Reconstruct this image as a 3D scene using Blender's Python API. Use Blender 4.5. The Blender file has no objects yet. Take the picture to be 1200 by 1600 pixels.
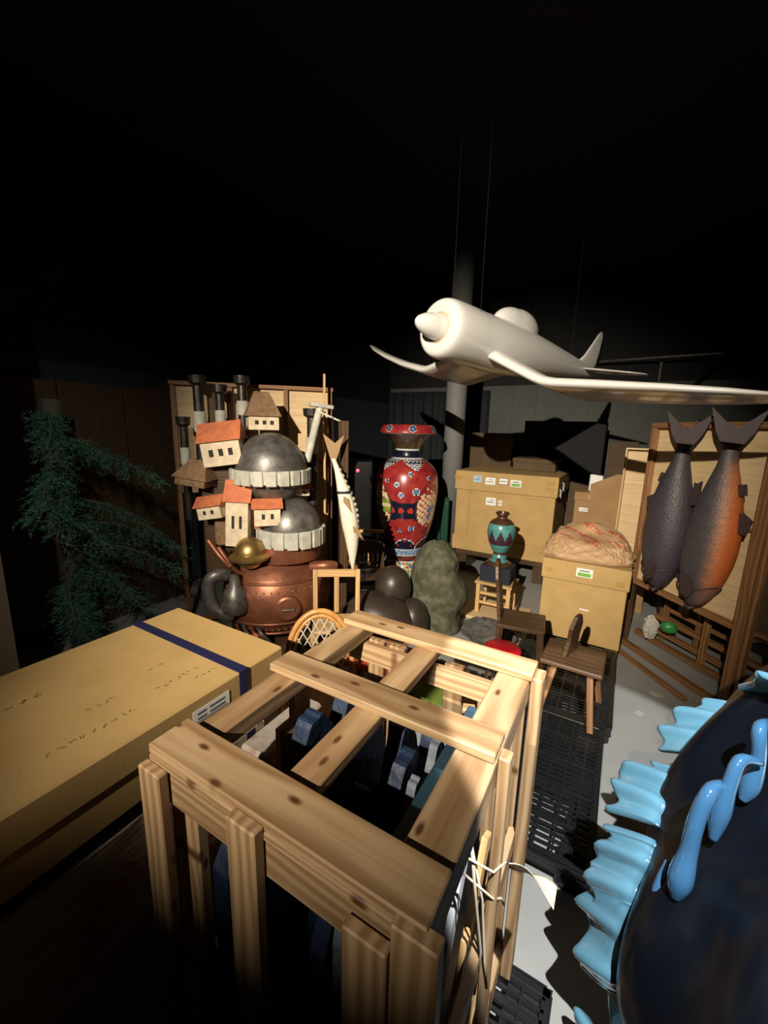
import bpy, bmesh, math, random
from mathutils import Vector, Matrix, Euler
from mathutils.bvhtree import BVHTree
from math import sin, cos, pi, radians, sqrt, atan2, exp
random.seed(7)
scn = bpy.context.scene
COL = scn.collection
# ------------------------------------------------------------------ camera
YAW, PITCH, ROLL, FPX = radians(29.9), radians(11.5), 0.025, 645.0
hd = Vector((-sin(YAW), cos(YAW), 0)); r0 = Vector((cos(YAW), sin(YAW), 0)); zz = Vector((0, 0, 1))
fw = hd*cos(PITCH) - zz*sin(PITCH); u0 = hd*sin(PITCH) + zz*cos(PITCH)
rt = r0*cos(ROLL) + u0*sin(ROLL); up = u0*cos(ROLL) - r0*sin(ROLL)
cd = bpy.data.cameras.new('camera'); cam = bpy.data.objects.new('camera', cd); COL.objects.link(cam)
cam.matrix_world = Matrix(((rt.x, up.x, -fw.x, 0), (rt.y, up.y, -fw.y, 0), (rt.z, up.z, -fw.z, 1.9), (0, 0, 0, 1)))
cd.sensor_fit = 'VERTICAL'; cd.sensor_height = 36.0; cd.lens = FPX/1600*36.0; cd.clip_start = 0.02
scn.camera = cam
# ------------------------------------------------------------------ world, lights, exposure
w = bpy.data.worlds.new('world'); scn.world = w; w.use_nodes = True
w.node_tree.nodes['Background'].inputs[0].default_value = (0.55, 0.65, 0.75, 1)
w.node_tree.nodes['Background'].inputs[1].default_value = 0.003
def spot(name, loc, aim, half, power, col, blend, size):
    l = bpy.data.lights.new(name, 'SPOT'); l.energy = power; l.color = col
    l.spot_size = 2*radians(half); l.spot_blend = blend; l.shadow_soft_size = size
    o = bpy.data.objects.new(name, l); COL.objects.link(o); o.location = loc
    o.rotation_euler = Vector(aim).to_track_quat('-Z', 'Y').to_euler()
    return o
spot('track_spotlight', (-0.3, -2.5, 3.5), (-0.16, 0.935, -0.325), 24, 3150, (1.0, 0.86, 0.68), 1.0, 0.025)
spot('added_tree_light', (0.2, -1.0, 3.6), (-3.75, 2.6, -2.4), 19, 240, (1.0, 0.9, 0.75), 1.0, 0.03)  # added lamp that lifts the spruce, no known fixture behind it
spot('track_spotlight_cool', (0.45, -0.15, 3.2), (-0.105, 0.645, -1.0), 15.5, 900, (1.0, 0.97, 0.92), 0.12, 0.012)
vs = scn.view_settings
vs.view_transform = 'Standard'; vs.look = 'None'; vs.exposure = 0.0; vs.gamma = 1.0; vs.use_curve_mapping = False

# ------------------------------------------------------------------ materials
MATS = {}
def nt(name):
    m = bpy.data.materials.new(name); m.use_nodes = True
    n = m.node_tree.nodes; l = m.node_tree.links
    return m, n, l, n['Principled BSDF']
def mat(name, c, rough=0.6, metal=0.0, c2=None, scale=20.0, bump=0.0, bscale=None, coat=0.0, detail=4, stretch=None, lo=0.35, hi=0.65, coord='Object', emit=0.0):
    if name in MATS: return MATS[name]
    m, n, l, p = nt(name)
    p.inputs['Roughness'].default_value = rough; p.inputs['Metallic'].default_value = metal
    p.inputs['Base Color'].default_value = (*c, 1); p.inputs['Coat Weight'].default_value = coat
    p.inputs['Coat Roughness'].default_value = 0.06
    if emit:
        p.inputs['Emission Color'].default_value = (*c, 1); p.inputs['Emission Strength'].default_value = emit
    if c2 or bump:
        tc = n.new('ShaderNodeTexCoord'); mp = n.new('ShaderNodeMapping'); l.new(tc.outputs[coord], mp.inputs[0])
        if stretch: mp.inputs['Scale'].default_value = stretch
    if c2:
        t = n.new('ShaderNodeTexNoise'); t.inputs['Scale'].default_value = scale; t.inputs['Detail'].default_value = detail
        l.new(mp.outputs[0], t.inputs['Vector'])
        r = n.new('ShaderNodeValToRGB'); r.color_ramp.elements[0].color = (*c, 1); r.color_ramp.elements[1].color = (*c2, 1)
        r.color_ramp.elements[0].position = lo; r.color_ramp.elements[1].position = hi
        l.new(t.outputs[0], r.inputs[0]); l.new(r.outputs[0], p.inputs['Base Color'])
    if bump:
        t2 = n.new('ShaderNodeTexNoise'); t2.inputs['Scale'].default_value = bscale or scale; t2.inputs['Detail'].default_value = 5
        l.new(mp.outputs[0], t2.inputs['Vector'])
        b = n.new('ShaderNodeBump'); b.inputs['Strength'].default_value = bump; b.inputs['Distance'].default_value = 0.01
        l.new(t2.outputs[0], b.inputs['Height']); l.new(b.outputs[0], p.inputs['Normal'])
    MATS[name] = m; return m
def wood(name, light, dark, knot=None, ring=13.0, rough=0.55, knots=True):
    if name in MATS: return MATS[name]
    m, n, l, p = nt(name); p.inputs['Roughness'].default_value = rough
    tc = n.new('ShaderNodeTexCoord'); oi = n.new('ShaderNodeObjectInfo')
    off = n.new('ShaderNodeMath'); off.operation = 'MULTIPLY'; off.inputs[1].default_value = 37.0; l.new(oi.outputs['Random'], off.inputs[0])
    cx = n.new('ShaderNodeCombineXYZ'); l.new(off.outputs[0], cx.inputs[0])
    zo = n.new('ShaderNodeMath'); zo.operation = 'MULTIPLY_ADD'; zo.inputs[1].default_value = 0.10; zo.inputs[2].default_value = 0.015; l.new(oi.outputs['Random'], zo.inputs[0]); l.new(zo.outputs[0], cx.inputs[2])
    ad = n.new('ShaderNodeVectorMath'); ad.operation = 'ADD'; l.new(tc.outputs['Object'], ad.inputs[0]); l.new(cx.outputs[0], ad.inputs[1])
    mp = n.new('ShaderNodeMapping'); mp.inputs['Scale'].default_value = (0.22, 1, 1); l.new(ad.outputs[0], mp.inputs[0])
    wv = n.new('ShaderNodeTexWave'); wv.wave_type = 'RINGS'; wv.rings_direction = 'X'; wv.inputs['Scale'].default_value = ring
    wv.inputs['Distortion'].default_value = 9.0; wv.inputs['Detail'].default_value = 2.0; wv.inputs['Detail Scale'].default_value = 0.55
    l.new(mp.outputs[0], wv.inputs['Vector'])
    mp2 = n.new('ShaderNodeMapping'); mp2.inputs['Scale'].default_value = (5, 150, 150); l.new(ad.outputs[0], mp2.inputs[0])
    ns = n.new('ShaderNodeTexNoise'); ns.inputs['Scale'].default_value = 1.0; ns.inputs['Detail'].default_value = 3; l.new(mp2.outputs[0], ns.inputs['Vector'])
    mx = n.new('ShaderNodeMath'); mx.operation = 'MULTIPLY_ADD'; mx.inputs[1].default_value = 0.6; l.new(wv.outputs['Fac'], mx.inputs[0])
    ms = n.new('ShaderNodeMath'); ms.operation = 'MULTIPLY'; ms.inputs[1].default_value = 0.55; l.new(ns.outputs[0], ms.inputs[0]); l.new(ms.outputs[0], mx.inputs[2])
    rp = n.new('ShaderNodeValToRGB'); rp.color_ramp.elements[0].color = (*light, 1); rp.color_ramp.elements[1].color = (*dark, 1)
    rp.color_ramp.elements[0].position = 0.22; rp.color_ramp.elements[1].position = 0.95; l.new(mx.outputs[0], rp.inputs[0])
    out = rp.outputs[0]
    if knots:
        mp3 = n.new('ShaderNodeMapping'); mp3.inputs['Scale'].default_value = (4.2, 9.5, 1); l.new(ad.outputs[0], mp3.inputs[0])
        vo = n.new('ShaderNodeTexVoronoi'); vo.voronoi_dimensions = '2D'; vo.inputs['Scale'].default_value = 1.0; l.new(mp3.outputs[0], vo.inputs['Vector'])
        r2 = n.new('ShaderNodeValToRGB'); r2.color_ramp.elements[0].color = (1, 1, 1, 1); r2.color_ramp.elements[1].color = (0, 0, 0, 1)
        r2.color_ramp.elements[0].position = 0.035; r2.color_ramp.elements[1].position = 0.085; l.new(vo.outputs['Distance'], r2.inputs[0])
        mk = n.new('ShaderNodeMixRGB'); l.new(r2.outputs[0], mk.inputs[0]); l.new(out, mk.inputs[1]); mk.inputs[2].default_value = (*(knot or (0.09, 0.035, 0.012)), 1)
        out = mk.outputs[0]
    hv = n.new('ShaderNodeHueSaturation'); l.new(out, hv.inputs['Color'])
    va = n.new('ShaderNodeMath'); va.operation = 'MULTIPLY_ADD'; va.inputs[1].default_value = 0.3; va.inputs[2].default_value = 0.85; l.new(oi.outputs['Random'], va.inputs[0]); l.new(va.outputs[0], hv.inputs['Value'])
    l.new(hv.outputs[0], p.inputs['Base Color'])
    b = n.new('ShaderNodeBump'); b.inputs['Strength'].default_value = 0.12; b.inputs['Distance'].default_value = 0.004; l.new(mx.outputs[0], b.inputs['Height']); l.new(b.outputs[0], p.inputs['Normal'])
    MATS[name] = m; return m
def vcol(name, rough=0.5, coat=0.0, bump=0.0, bscale=60.0, metal=0.0, noise=0.0, nscale=30.0, voro=0.0):
    if name in MATS: return MATS[name]
    m, n, l, p = nt(name); p.inputs['Roughness'].default_value = rough; p.inputs['Coat Weight'].default_value = coat; p.inputs['Metallic'].default_value = metal
    p.inputs['Coat Roughness'].default_value = 0.05
    a = n.new('ShaderNodeVertexColor'); a.layer_name = 'Col'; out = a.outputs[0]
    tc = n.new('ShaderNodeTexCoord')
    if noise:
        t = n.new('ShaderNodeTexNoise'); t.inputs['Scale'].default_value = nscale; t.inputs['Detail'].default_value = 6; l.new(tc.outputs['Object'], t.inputs['Vector'])
        k = n.new('ShaderNodeMath'); k.operation = 'MULTIPLY_ADD'; k.inputs[1].default_value = 2*noise; k.inputs[2].default_value = 1-noise; l.new(t.outputs[0], k.inputs[0])
        h = n.new('ShaderNodeHueSaturation'); l.new(out, h.inputs['Color']); l.new(k.outputs[0], h.inputs['Value']); out = h.outputs[0]
    l.new(out, p.inputs['Base Color'])
    if bump or voro:
        b = n.new('ShaderNodeBump'); b.inputs['Strength'].default_value = bump or voro; b.inputs['Distance'].default_value = 0.01
        if voro:
            t2 = n.new('ShaderNodeTexVoronoi'); src = t2.outputs['Distance']
        else:
            t2 = n.new('ShaderNodeTexNoise'); t2.inputs['Detail'].default_value = 5; src = t2.outputs[0]
        t2.inputs['Scale'].default_value = bscale; l.new(tc.outputs['Object'], t2.inputs['Vector'])
        l.new(src, b.inputs['Height']); l.new(b.outputs[0], p.inputs['Normal'])
    MATS[name] = m; return m

pine = wood('pine', (0.41, 0.285, 0.16), (0.225, 0.13, 0.06))
brownwood = wood('brown_wood', (0.27, 0.135, 0.055), (0.15, 0.068, 0.026), knots=False)
darkwood = wood('dark_wood', (0.085, 0.048, 0.024), (0.045, 0.024, 0.012), knots=False, rough=0.4)
palewood = wood('pale_wood', (0.62, 0.42, 0.20), (0.48, 0.29, 0.12), knots=False)
ply = mat('plywood', (0.62, 0.47, 0.27), 0.6, c2=(0.52, 0.38, 0.20), scale=3, stretch=(1, 1, 12), bump=0.05)
plydark = mat('plywood_dark', (0.055, 0.03, 0.015), 0.6, c2=(0.04, 0.022, 0.012), scale=3, stretch=(1, 10, 1))  # plywood in a very dark brown
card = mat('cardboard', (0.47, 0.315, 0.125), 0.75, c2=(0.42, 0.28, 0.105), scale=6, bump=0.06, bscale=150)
card2 = mat('cardboard_brown', (0.34, 0.215, 0.095), 0.8, c2=(0.29, 0.18, 0.075), scale=6, bump=0.06, bscale=150)
kraft = mat('kraft_paper', (0.50, 0.325, 0.18), 0.6, c2=(0.43, 0.275, 0.145), scale=14, bump=0.25, bscale=26)
tape = mat('packing_tape', (0.42, 0.25, 0.075), 0.3)
card_shade = mat('cardboard_shadow_tone', (0.10, 0.065, 0.032), 0.8, c2=(0.08, 0.05, 0.025), scale=6)  # cardboard darkened so its colour carries the plane's shadow on the back boxes
paper = mat('label_paper', (0.78, 0.79, 0.78), 0.6)
ink = mat('print_ink', (0.09, 0.10, 0.13), 0.7)
bluep = mat('label_blue', (0.35, 0.55, 0.72), 0.6)
redink = mat('red_ink', (0.50, 0.028, 0.02), 0.7)
pencil = mat('pencil_marks', (0.20, 0.13, 0.055), 0.8)
greenink = mat('green_band', (0.16, 0.42, 0.06), 0.6)
navy = mat('navy_strap', (0.008, 0.010, 0.05), 0.6, c2=(0.014, 0.016, 0.07), scale=200)
white = mat('white_lacquer', (0.53, 0.53, 0.51), 0.28, coat=0.4)
blackplastic = mat('black_plastic', (0.010, 0.011, 0.013), 0.38)
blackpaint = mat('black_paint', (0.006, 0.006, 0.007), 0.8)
film = mat('stretch_film', (0.36, 0.28, 0.20), 0.22, c2=(0.50, 0.42, 0.33), scale=9, stretch=(1, 1.5, 14), bump=0.6, bscale=9)
metal = mat('grey_metal', (0.21, 0.20, 0.185), 0.42, metal=0.6, c2=(0.11, 0.105, 0.10), scale=14, bump=0.2, bscale=18)
copper = mat('copper', (0.30, 0.115, 0.06), 0.42, metal=0.55, c2=(0.20, 0.075, 0.042), scale=9, bump=0.35, bscale=14)
brass = mat('brass', (0.42, 0.28, 0.10), 0.35, metal=0.8, c2=(0.3, 0.19, 0.07), scale=12, bump=0.15)
stonepale = mat('pale_stone', (0.50, 0.49, 0.42), 0.75, c2=(0.36, 0.36, 0.32), scale=14, bump=0.4, bscale=22)
plaster = mat('cream_plaster', (0.70, 0.60, 0.44), 0.75, c2=(0.54, 0.45, 0.31), scale=16, bump=0.3)
terracotta = mat('terracotta', (0.56, 0.17, 0.065), 0.7, c2=(0.42, 0.12, 0.05), scale=20, bump=0.3)
shingle = mat('brown_shingle', (0.24, 0.145, 0.075), 0.8, c2=(0.16, 0.095, 0.05), scale=26, bump=0.6)
darkhole = mat('dark_opening', (0.02, 0.015, 0.012), 0.8)
darkmetal = mat('dark_iron', (0.035, 0.033, 0.032), 0.42, metal=0.7, c2=(0.06, 0.05, 0.045), scale=20, bump=0.3)
glazed = mat('dark_bronze', (0.042, 0.03, 0.022), 0.4, c2=(0.03, 0.023, 0.018), scale=10, bump=0.08)
moss = mat('mossy_stone', (0.050, 0.056, 0.028), 0.9, c2=(0.14, 0.135, 0.10), scale=11, bump=0.9, bscale=26, lo=0.42, hi=0.72)
rockm = mat('grey_rock', (0.055, 0.052, 0.046), 0.9, c2=(0.10, 0.095, 0.085), scale=9, bump=0.9, bscale=14)
navybox = mat('navy_cloth', (0.008, 0.012, 0.024), 0.8)
rattan = mat('rattan', (0.55, 0.29, 0.09), 0.4, c2=(0.42, 0.2, 0.055), scale=30, bump=0.2)
redcloth = mat('red_cushion', (0.50, 0.055, 0.022), 0.8, bump=0.2, bscale=160)
redplastic = mat('red_plastic', (0.42, 0.006, 0.016), 0.35)
greencloth = mat('green_cushion', (0.12, 0.16, 0.016), 0.8, bump=0.2, bscale=160)
greencov = mat('green_sheet', (0.0, 0.05, 0.024), 0.6)
wavenavy = mat('navy_carved_foam', (0.005, 0.014, 0.040), 0.55, c2=(0.010, 0.028, 0.072), scale=18, bump=0.55, bscale=30)
wavegrey = mat('grey_foam_crest', (0.17, 0.20, 0.25), 0.6, c2=(0.10, 0.13, 0.18), scale=24, bump=0.5)
tealboard = mat('teal_painted_board', (0.012, 0.045, 0.075), 0.55, c2=(0.017, 0.058, 0.09), scale=8)
tealcase = mat('teal_case', (0.045, 0.19, 0.24), 0.5)
twine = mat('pale_twine', (0.50, 0.45, 0.36), 0.7)
bark = mat('bark', (0.10, 0.09, 0.07), 0.9, c2=(0.05, 0.045, 0.035), scale=12, stretch=(1, 1, 0.3), bump=0.8)
needle = mat('spruce_needles', (0.05, 0.16, 0.10), 0.6, c2=(0.025, 0.09, 0.07), scale=3)
glossnavy = mat('gloss_navy', (0.0012, 0.0026, 0.006), 0.32, coat=0.06)
fur = mat('white_fringe', (0.55, 0.52, 0.45), 0.7)

# ------------------------------------------------------------------ mesh helpers
class MB:
    def __init__(s): s.v = []; s.f = []; s.m = []; s.c = []
    def add(s, v, f, mi=0, M=None):
        b = len(s.v)
        s.v += [tuple(M @ Vector(p)) if M else tuple(p) for p in v]
        s.f += [tuple(i+b for i in q) for q in f]; s.m += [mi]*len(f); return s
    def box(s, c, d, M=None, mi=0):
        x, y, z = d[0]/2, d[1]/2, d[2]/2
        v = [(c[0]+i*x, c[1]+j*y, c[2]+k*z) for i in (-1, 1) for j in (-1, 1) for k in (-1, 1)]
        return s.add(v, [(0, 1, 3, 2), (4, 6, 7, 5), (0, 4, 5, 1), (2, 3, 7, 6), (0, 2, 6, 4), (1, 5, 7, 3)], mi, M)
    def tube(s, pts, r, seg=8, closed=False, mi=0, M=None, flat=1.0):
        P = [Vector(p) for p in pts]; n = len(P); v = []; f = []
        R = r if isinstance(r, (list, tuple)) else [r]*n
        ref = Vector((0, 0, 1))
        if abs((P[1]-P[0]).normalized().dot(ref)) > 0.9: ref = Vector((0, 1, 0))
        for i in range(n):
            if closed: t = P[(i+1) % n]-P[i-1]
            else: t = P[min(i+1, n-1)]-P[max(i-1, 0)]
            t.normalize(); a = t.cross(ref)
            if a.length < 1e-4: a = t.cross(Vector((1, 0, 0)))
            a.normalize(); b = a.cross(t); b.normalize(); ref = b
            for k in range(seg):
                q = 2*pi*k/seg; v.append(P[i]+a*(R[i]*cos(q))+b*(R[i]*flat*sin(q)))
        for i in range(n if closed else n-1):
            for k in range(seg):
                j = (i+1) % n; f.append((i*seg+k, i*seg+(k+1) % seg, j*seg+(k+1) % seg, j*seg+k))
        if not closed: f.append(tuple(range(seg))[::-1]); f.append(tuple((n-1)*seg+k for k in range(seg)))
        return s.add(v, f, mi, M)
    def lathe(s, prof, seg=32, M=None, mi=0, sx=1, sy=1, matf=None):
        v = []; f = []; mm = []
        for (r, z) in prof:
            for k in range(seg):
                q = 2*pi*k/seg; v.append((r*cos(q)*sx, r*sin(q)*sy, z))
        n = len(prof)
        for i in range(n-1):
            for k in range(seg):
                f.append((i*seg+k, i*seg+(k+1) % seg, (i+1)*seg+(k+1) % seg, (i+1)*seg+k))
                if matf: mm.append(matf(2*pi*(k+.5)/seg, (prof[i][1]+prof[i+1][1])/2, i))
        if prof[0][0] > 1e-4: f.append(tuple(range(seg))[::-1]); mm.append(0)
        if prof[-1][0] > 1e-4: f.append(tuple((n-1)*seg+k for k in range(seg))); mm.append(0)
        b = len(s.f); s.add(v, f, mi, M)
        if matf: s.m[b:] = mm
        return s
    def ell(s, c, rad, seg=24, rings=14, M=None, mi=0, fn=None):
        v = []; f = []
        for i in range(rings+1):
            t = -pi/2+pi*i/rings
            for k in range(seg):
                q = 2*pi*k/seg; d = Vector((cos(t)*cos(q), cos(t)*sin(q), sin(t)))
                g = fn(d) if fn else 1.0
                v.append((c[0]+d.x*rad[0]*g, c[1]+d.y*rad[1]*g, c[2]+d.z*rad[2]*g))
        for i in range(rings):
            for k in range(seg): f.append((i*seg+k, i*seg+(k+1) % seg, (i+1)*seg+(k+1) % seg, (i+1)*seg+k))
        return s.add(v, f, mi, M)
    def prism(s, poly, h, M=None, mi=0):          # polygon in xy, extruded +-h/2 in z
        n = len(poly); v = [(x, y, -h/2) for x, y in poly]+[(x, y, h/2) for x, y in poly]
        f = [tuple(range(n))[::-1], tuple(range(n, 2*n))]+[(i, (i+1) % n, (i+1) % n+n, i+n) for i in range(n)]
        return s.add(v, f, mi, M)
    def grid(s, fn, nu, nv, mi=0, cu=False):
        v = [fn(i/nu, j/nv) for j in range(nv+1) for i in range(nu+1)]
        f = [(j*(nu+1)+i, j*(nu+1)+i+1, (j+1)*(nu+1)+i+1, (j+1)*(nu+1)+i) for j in range(nv) for i in range(nu)]
        return s.add(v, f, mi)
    def build(s, name, mats, parent=None, loc=(0, 0, 0), rot=None, smooth=False, bevel=0.0, M=None, colfn=None, solid=0.0, sub=0, bseg=1):
        me = bpy.data.meshes.new(name); me.from_pydata(s.v, [], s.f)
        for m in (mats if isinstance(mats, (list, tuple)) else [mats]): me.materials.append(m)
        if any(s.m): me.polygons.foreach_set('material_index', s.m)
        bm = bmesh.new(); bm.from_mesh(me)
        bmesh.ops.remove_doubles(bm, verts=bm.verts, dist=1e-6)
        bmesh.ops.recalc_face_normals(bm, faces=bm.faces)
        if bevel: bmesh.ops.bevel(bm, geom=list(bm.edges), offset=bevel, segments=bseg, affect='EDGES', profile=0.5)
        bm.to_mesh(me); bm.free()
        if smooth: me.shade_smooth()
        if colfn:
            at = me.color_attributes.new('Col', 'FLOAT_COLOR', 'POINT')
            for i, v in enumerate(me.vertices): at.data[i].color = (*colfn(v.co), 1)
        o = bpy.data.objects.new(name, me); COL.objects.link(o)
        if parent: o.parent = parent
        if M is not None: o.matrix_local = M
        else:
            o.location = loc
            if rot: o.rotation_euler = rot
        if solid:
            d = o.modifiers.new('solid', 'SOLIDIFY'); d.thickness = solid; d.offset = 0
        if sub:
            d = o.modifiers.new('sub', 'SUBSURF'); d.levels = sub; d.render_levels = sub
        return o
def tag(o, label, cat, group=None):
    o['label'] = label; o['category'] = cat
    if group: o['group'] = group
    return o
def thing(name, label, cat, loc=(0, 0, 0), rz=0.0, group=None, M=None):
    o = bpy.data.objects.new(name, None); COL.objects.link(o); o.empty_display_size = 0.1
    if M is not None: o.matrix_world = M
    else: o.location = loc; o.rotation_euler = (0, 0, rz)
    return tag(o, label, cat, group)
def struct(o): o['kind'] = 'structure'; return o
def plank(parent, name, x, y, z, m, bevel=0.003):
    d = [x[1]-x[0], y[1]-y[0], z[1]-z[0]]; c = ((x[0]+x[1])/2, (y[0]+y[1])/2, (z[0]+z[1])/2); k = d.index(max(d))
    if k == 0: s, r = d, None
    elif k == 1: s, r = (d[1], d[0], d[2]), (0, 0, pi/2)
    else: s, r = (d[2], d[1], d[0]), (0, -pi/2, 0)
    return MB().box((0, 0, 0), s).build(name, m, parent, c, r, bevel=min(bevel, min(d)*.3))
def bar(parent, name, p0, p1, wd, th, m, upv=(0, 0, 1), bevel=0.002):
    p0, p1 = Vector(p0), Vector(p1); x = (p1-p0); L = x.length; x.normalize(); y = Vector(upv).cross(x)
    if y.length < 1e-3: y = Vector((0, 1, 0)).cross(x)
    y.normalize(); z = x.cross(y); c = (p0+p1)/2
    M = Matrix(((x.x, y.x, z.x, c.x), (x.y, y.y, z.y, c.y), (x.z, y.z, z.z, c.z), (0, 0, 0, 1)))
    return MB().box((0, 0, 0), (L, wd, th)).build(name, m, parent, M=M, bevel=bevel)
def copy_tree(o, parent=None):
    c = o.copy(); COL.objects.link(c); c.parent = parent
    for ch in list(o.children): copy_tree(ch, c)
    return c
def frame(loc, rz=0, rx=0, ry=0): return Matrix.Translation(loc) @ Euler((rx, ry, rz)).to_matrix().to_4x4()
def text_data(txt, size, ext=0.0):
    cu = bpy.data.curves.new('t', 'FONT'); cu.body = txt; cu.size = size; cu.align_x = 'CENTER'; cu.align_y = 'CENTER'; cu.offset = size*0.02; cu.resolution_u = 3
    o = bpy.data.objects.new('t', cu); COL.objects.link(o); dg = bpy.context.evaluated_depsgraph_get()
    me = bpy.data.meshes.new_from_object(o.evaluated_get(dg)); bpy.data.objects.remove(o); bpy.data.curves.remove(cu)
    bm = bmesh.new(); bm.from_mesh(me); bmesh.ops.triangulate(bm, faces=bm.faces); bmesh.ops.subdivide_edges(bm, edges=[e for e in bm.edges if e.calc_length() > size*.3], cuts=1)
    v = [tuple(p.co) for p in bm.verts]; bm.verts.index_update(); f = [tuple(p.index for p in q.verts) for q in bm.faces]; bm.free(); bpy.data.meshes.remove(me)
    return v, f
NIT = text_data('NITTSU', 0.05)
def wob(x, y, z=0.0):      # cheap smooth noise
    return (sin(x*1.7+y*2.3+z*1.1)+sin(x*3.1-y*1.9+z*2.7+1.3)*.6+sin(y*4.3+x*2.2-z*3.3+.7)*.4)/2

# ================================================================== the setting
floor_m = mat('floor_vinyl', (0.33, 0.34, 0.335), 0.55, c2=(0.28, 0.29, 0.285), scale=2.5, bump=0.04, bscale=260)
struct(MB().box((0, 2.2, -0.05), (13, 11.4, 0.1)).build('floor', floor_m))
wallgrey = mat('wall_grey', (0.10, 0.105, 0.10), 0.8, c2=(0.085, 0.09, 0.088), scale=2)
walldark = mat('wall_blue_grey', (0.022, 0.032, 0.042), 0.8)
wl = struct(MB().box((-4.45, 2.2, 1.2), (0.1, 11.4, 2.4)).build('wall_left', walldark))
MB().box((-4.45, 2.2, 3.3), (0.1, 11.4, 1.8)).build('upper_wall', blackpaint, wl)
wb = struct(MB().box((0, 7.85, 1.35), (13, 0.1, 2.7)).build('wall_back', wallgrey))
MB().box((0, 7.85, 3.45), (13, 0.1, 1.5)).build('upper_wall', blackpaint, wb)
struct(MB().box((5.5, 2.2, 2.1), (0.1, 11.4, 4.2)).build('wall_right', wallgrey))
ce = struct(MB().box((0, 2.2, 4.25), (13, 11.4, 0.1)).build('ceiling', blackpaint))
for (a, b) in (((-1.6, 7.7, 3.0), (4.5, 6.9, 3.0)), ((1.0, 6.9, 3.05), (0.7, 7.75, 2.55)), ((0.3, 7.7, 3.0), (0.3, 7.75, 2.6)), ((1.2, 5.6, 3.55), (3.5, 4.2, 3.5))):
    bar(ce, 'ceiling_rail', a, b, 0.03, 0.03, darkmetal)
for x in (-1.6, 4.5): bar(ce, 'rail_hanger', (x, 7.7 if x < 0 else 6.9, 3.0), (x, 7.7 if x < 0 else 6.9, 4.2), 0.015, 0.015, darkmetal)
colm = mat('column_paint', (0.16, 0.165, 0.165), 0.7)
cl = MB().lathe([(0.14, 0), (0.14, 4.2)], 40).build('round_column', colm, None, (-2.12, 5.62, 0), smooth=False)
cl.data.shade_smooth(); struct(cl); cl['label'] = 'round grey concrete column behind the red vase'
MB().lathe([(0.16, 0), (0.16, 0.1), (0.142, 0.12)], 32).build('base_ring', colm, cl)
pl = struct(MB().lathe([(0.22, 0), (0.22, 4.2)], 40).build('wall_pillar', mat('pillar_white', (0.6, 0.6, 0.58), 0.7), None, (-3.0, 0.63, 0)))
pl.data.shade_smooth(); pl['label'] = 'pale round pillar at the left edge beside the spruce'

# ================================================================== foreground slatted crate
CX0, CX1, CY0, CY1, CT = -0.785, -0.15, 0.41, 1.17, 1.247
cr = thing('wooden_crate', 'large open pine slat crate in the foreground holding blue wave cutouts', 'crate', ((CX0+CX1)/2, (CY0+CY1)/2, 0))
ox, oy = cr.location.x, cr.location.y
def cp(name, x, y, z, m=pine): return plank(cr, name, (x[0]-ox, x[1]-ox), (y[0]-oy, y[1]-oy), z, m)
T = 0.022
for (y0, y1, dx) in ((0.405, 0.498, 0.0), (0.752, 0.838, -0.006), (1.092, 1.178, 0.004)):
    cp('cross_plank', (CX0+dx, CX1+dx), (y0, y1), (CT-T, CT))
cp('top_rail', (CX0+0.012, CX0+0.085), (CY0+0.01, CY1), (CT-0.07, CT-T-0.001))
cp('top_rail', (-0.505, -0.430), (CY0+0.03, CY1-0.02), (CT-T-0.03, CT-T-0.001))
cp('top_rail', (CX1-0.092, CX1-0.004), (CY0+0.01, CY1), (CT-T-0.075, CT-T-0.001))
# front face
cp('header_board', (CX0+0.02, CX1-0.03), (CY0-0.002, CY0+0.024), (1.125, 1.205))
cp('edge_strip', (CX0+0.0, CX1-0.01), (CY0-0.006, CY0+0.0095), (1.206, 1.2235))
cp('post', (CX0-0.004, CX0+0.066), (CY0-0.028, CY0-0.006), (0.127, 1.212))
cp('post', (-0.522, -0.452), (CY0-0.028, CY0-0.004), (0.127, 1.238))
cp('post', (-0.275, -0.200), (CY0-0.028, CY0-0.006), (0.127, 1.190))
cp('corner_post', (CX1-0.048, CX1+0.022), (CY0-0.022, CY0+0.006), (0.127, 1.243))
cp('bottom_board', (CX0, CX1), (CY0-0.004, CY0+0.022), (0.127, 0.20))
cp('corner_block', (CX0+0.012, CX0+0.10), (CY0+0.024, CY0+0.05), (0.127, 1.17))
cp('corner_block', (CX1-0.10, CX1-0.008), (CY0+0.024, CY0+0.05), (0.127, 1.14))
# right side
cp('side_post', (CX1-0.002, CX1+0.022), (0.765, 0.800), (0.127, 1.236))
cp('side_post', (CX1-0.002, CX1+0.030), (1.112, 1.176), (0.127, 1.225))
for z in (0.62, 0.16): cp('side_rail', (CX1-0.026, CX1-0.003), (CY0+0.05, CY1-0.03), (z, z+0.075))
# far side
for x in (-0.70, -0.62, -0.415, -0.225): cp('post', (x, x+0.062), (CY1-0.04, CY1-0.015), (0.127, 1.175))
cp('header_board', (CX0+0.02, CX1-0.02), (CY1-0.066, CY1-0.041), (1.10, 1.17))
cp('bottom_board', (CX0+0.02, CX1-0.02), (CY1-0.014, CY1+0.008), (0.127, 0.20))
cp('corner_block', (CX1-0.10, CX1-0.028), (CY1-0.09, CY1-0.068), (0.127, 1.15))
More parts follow.
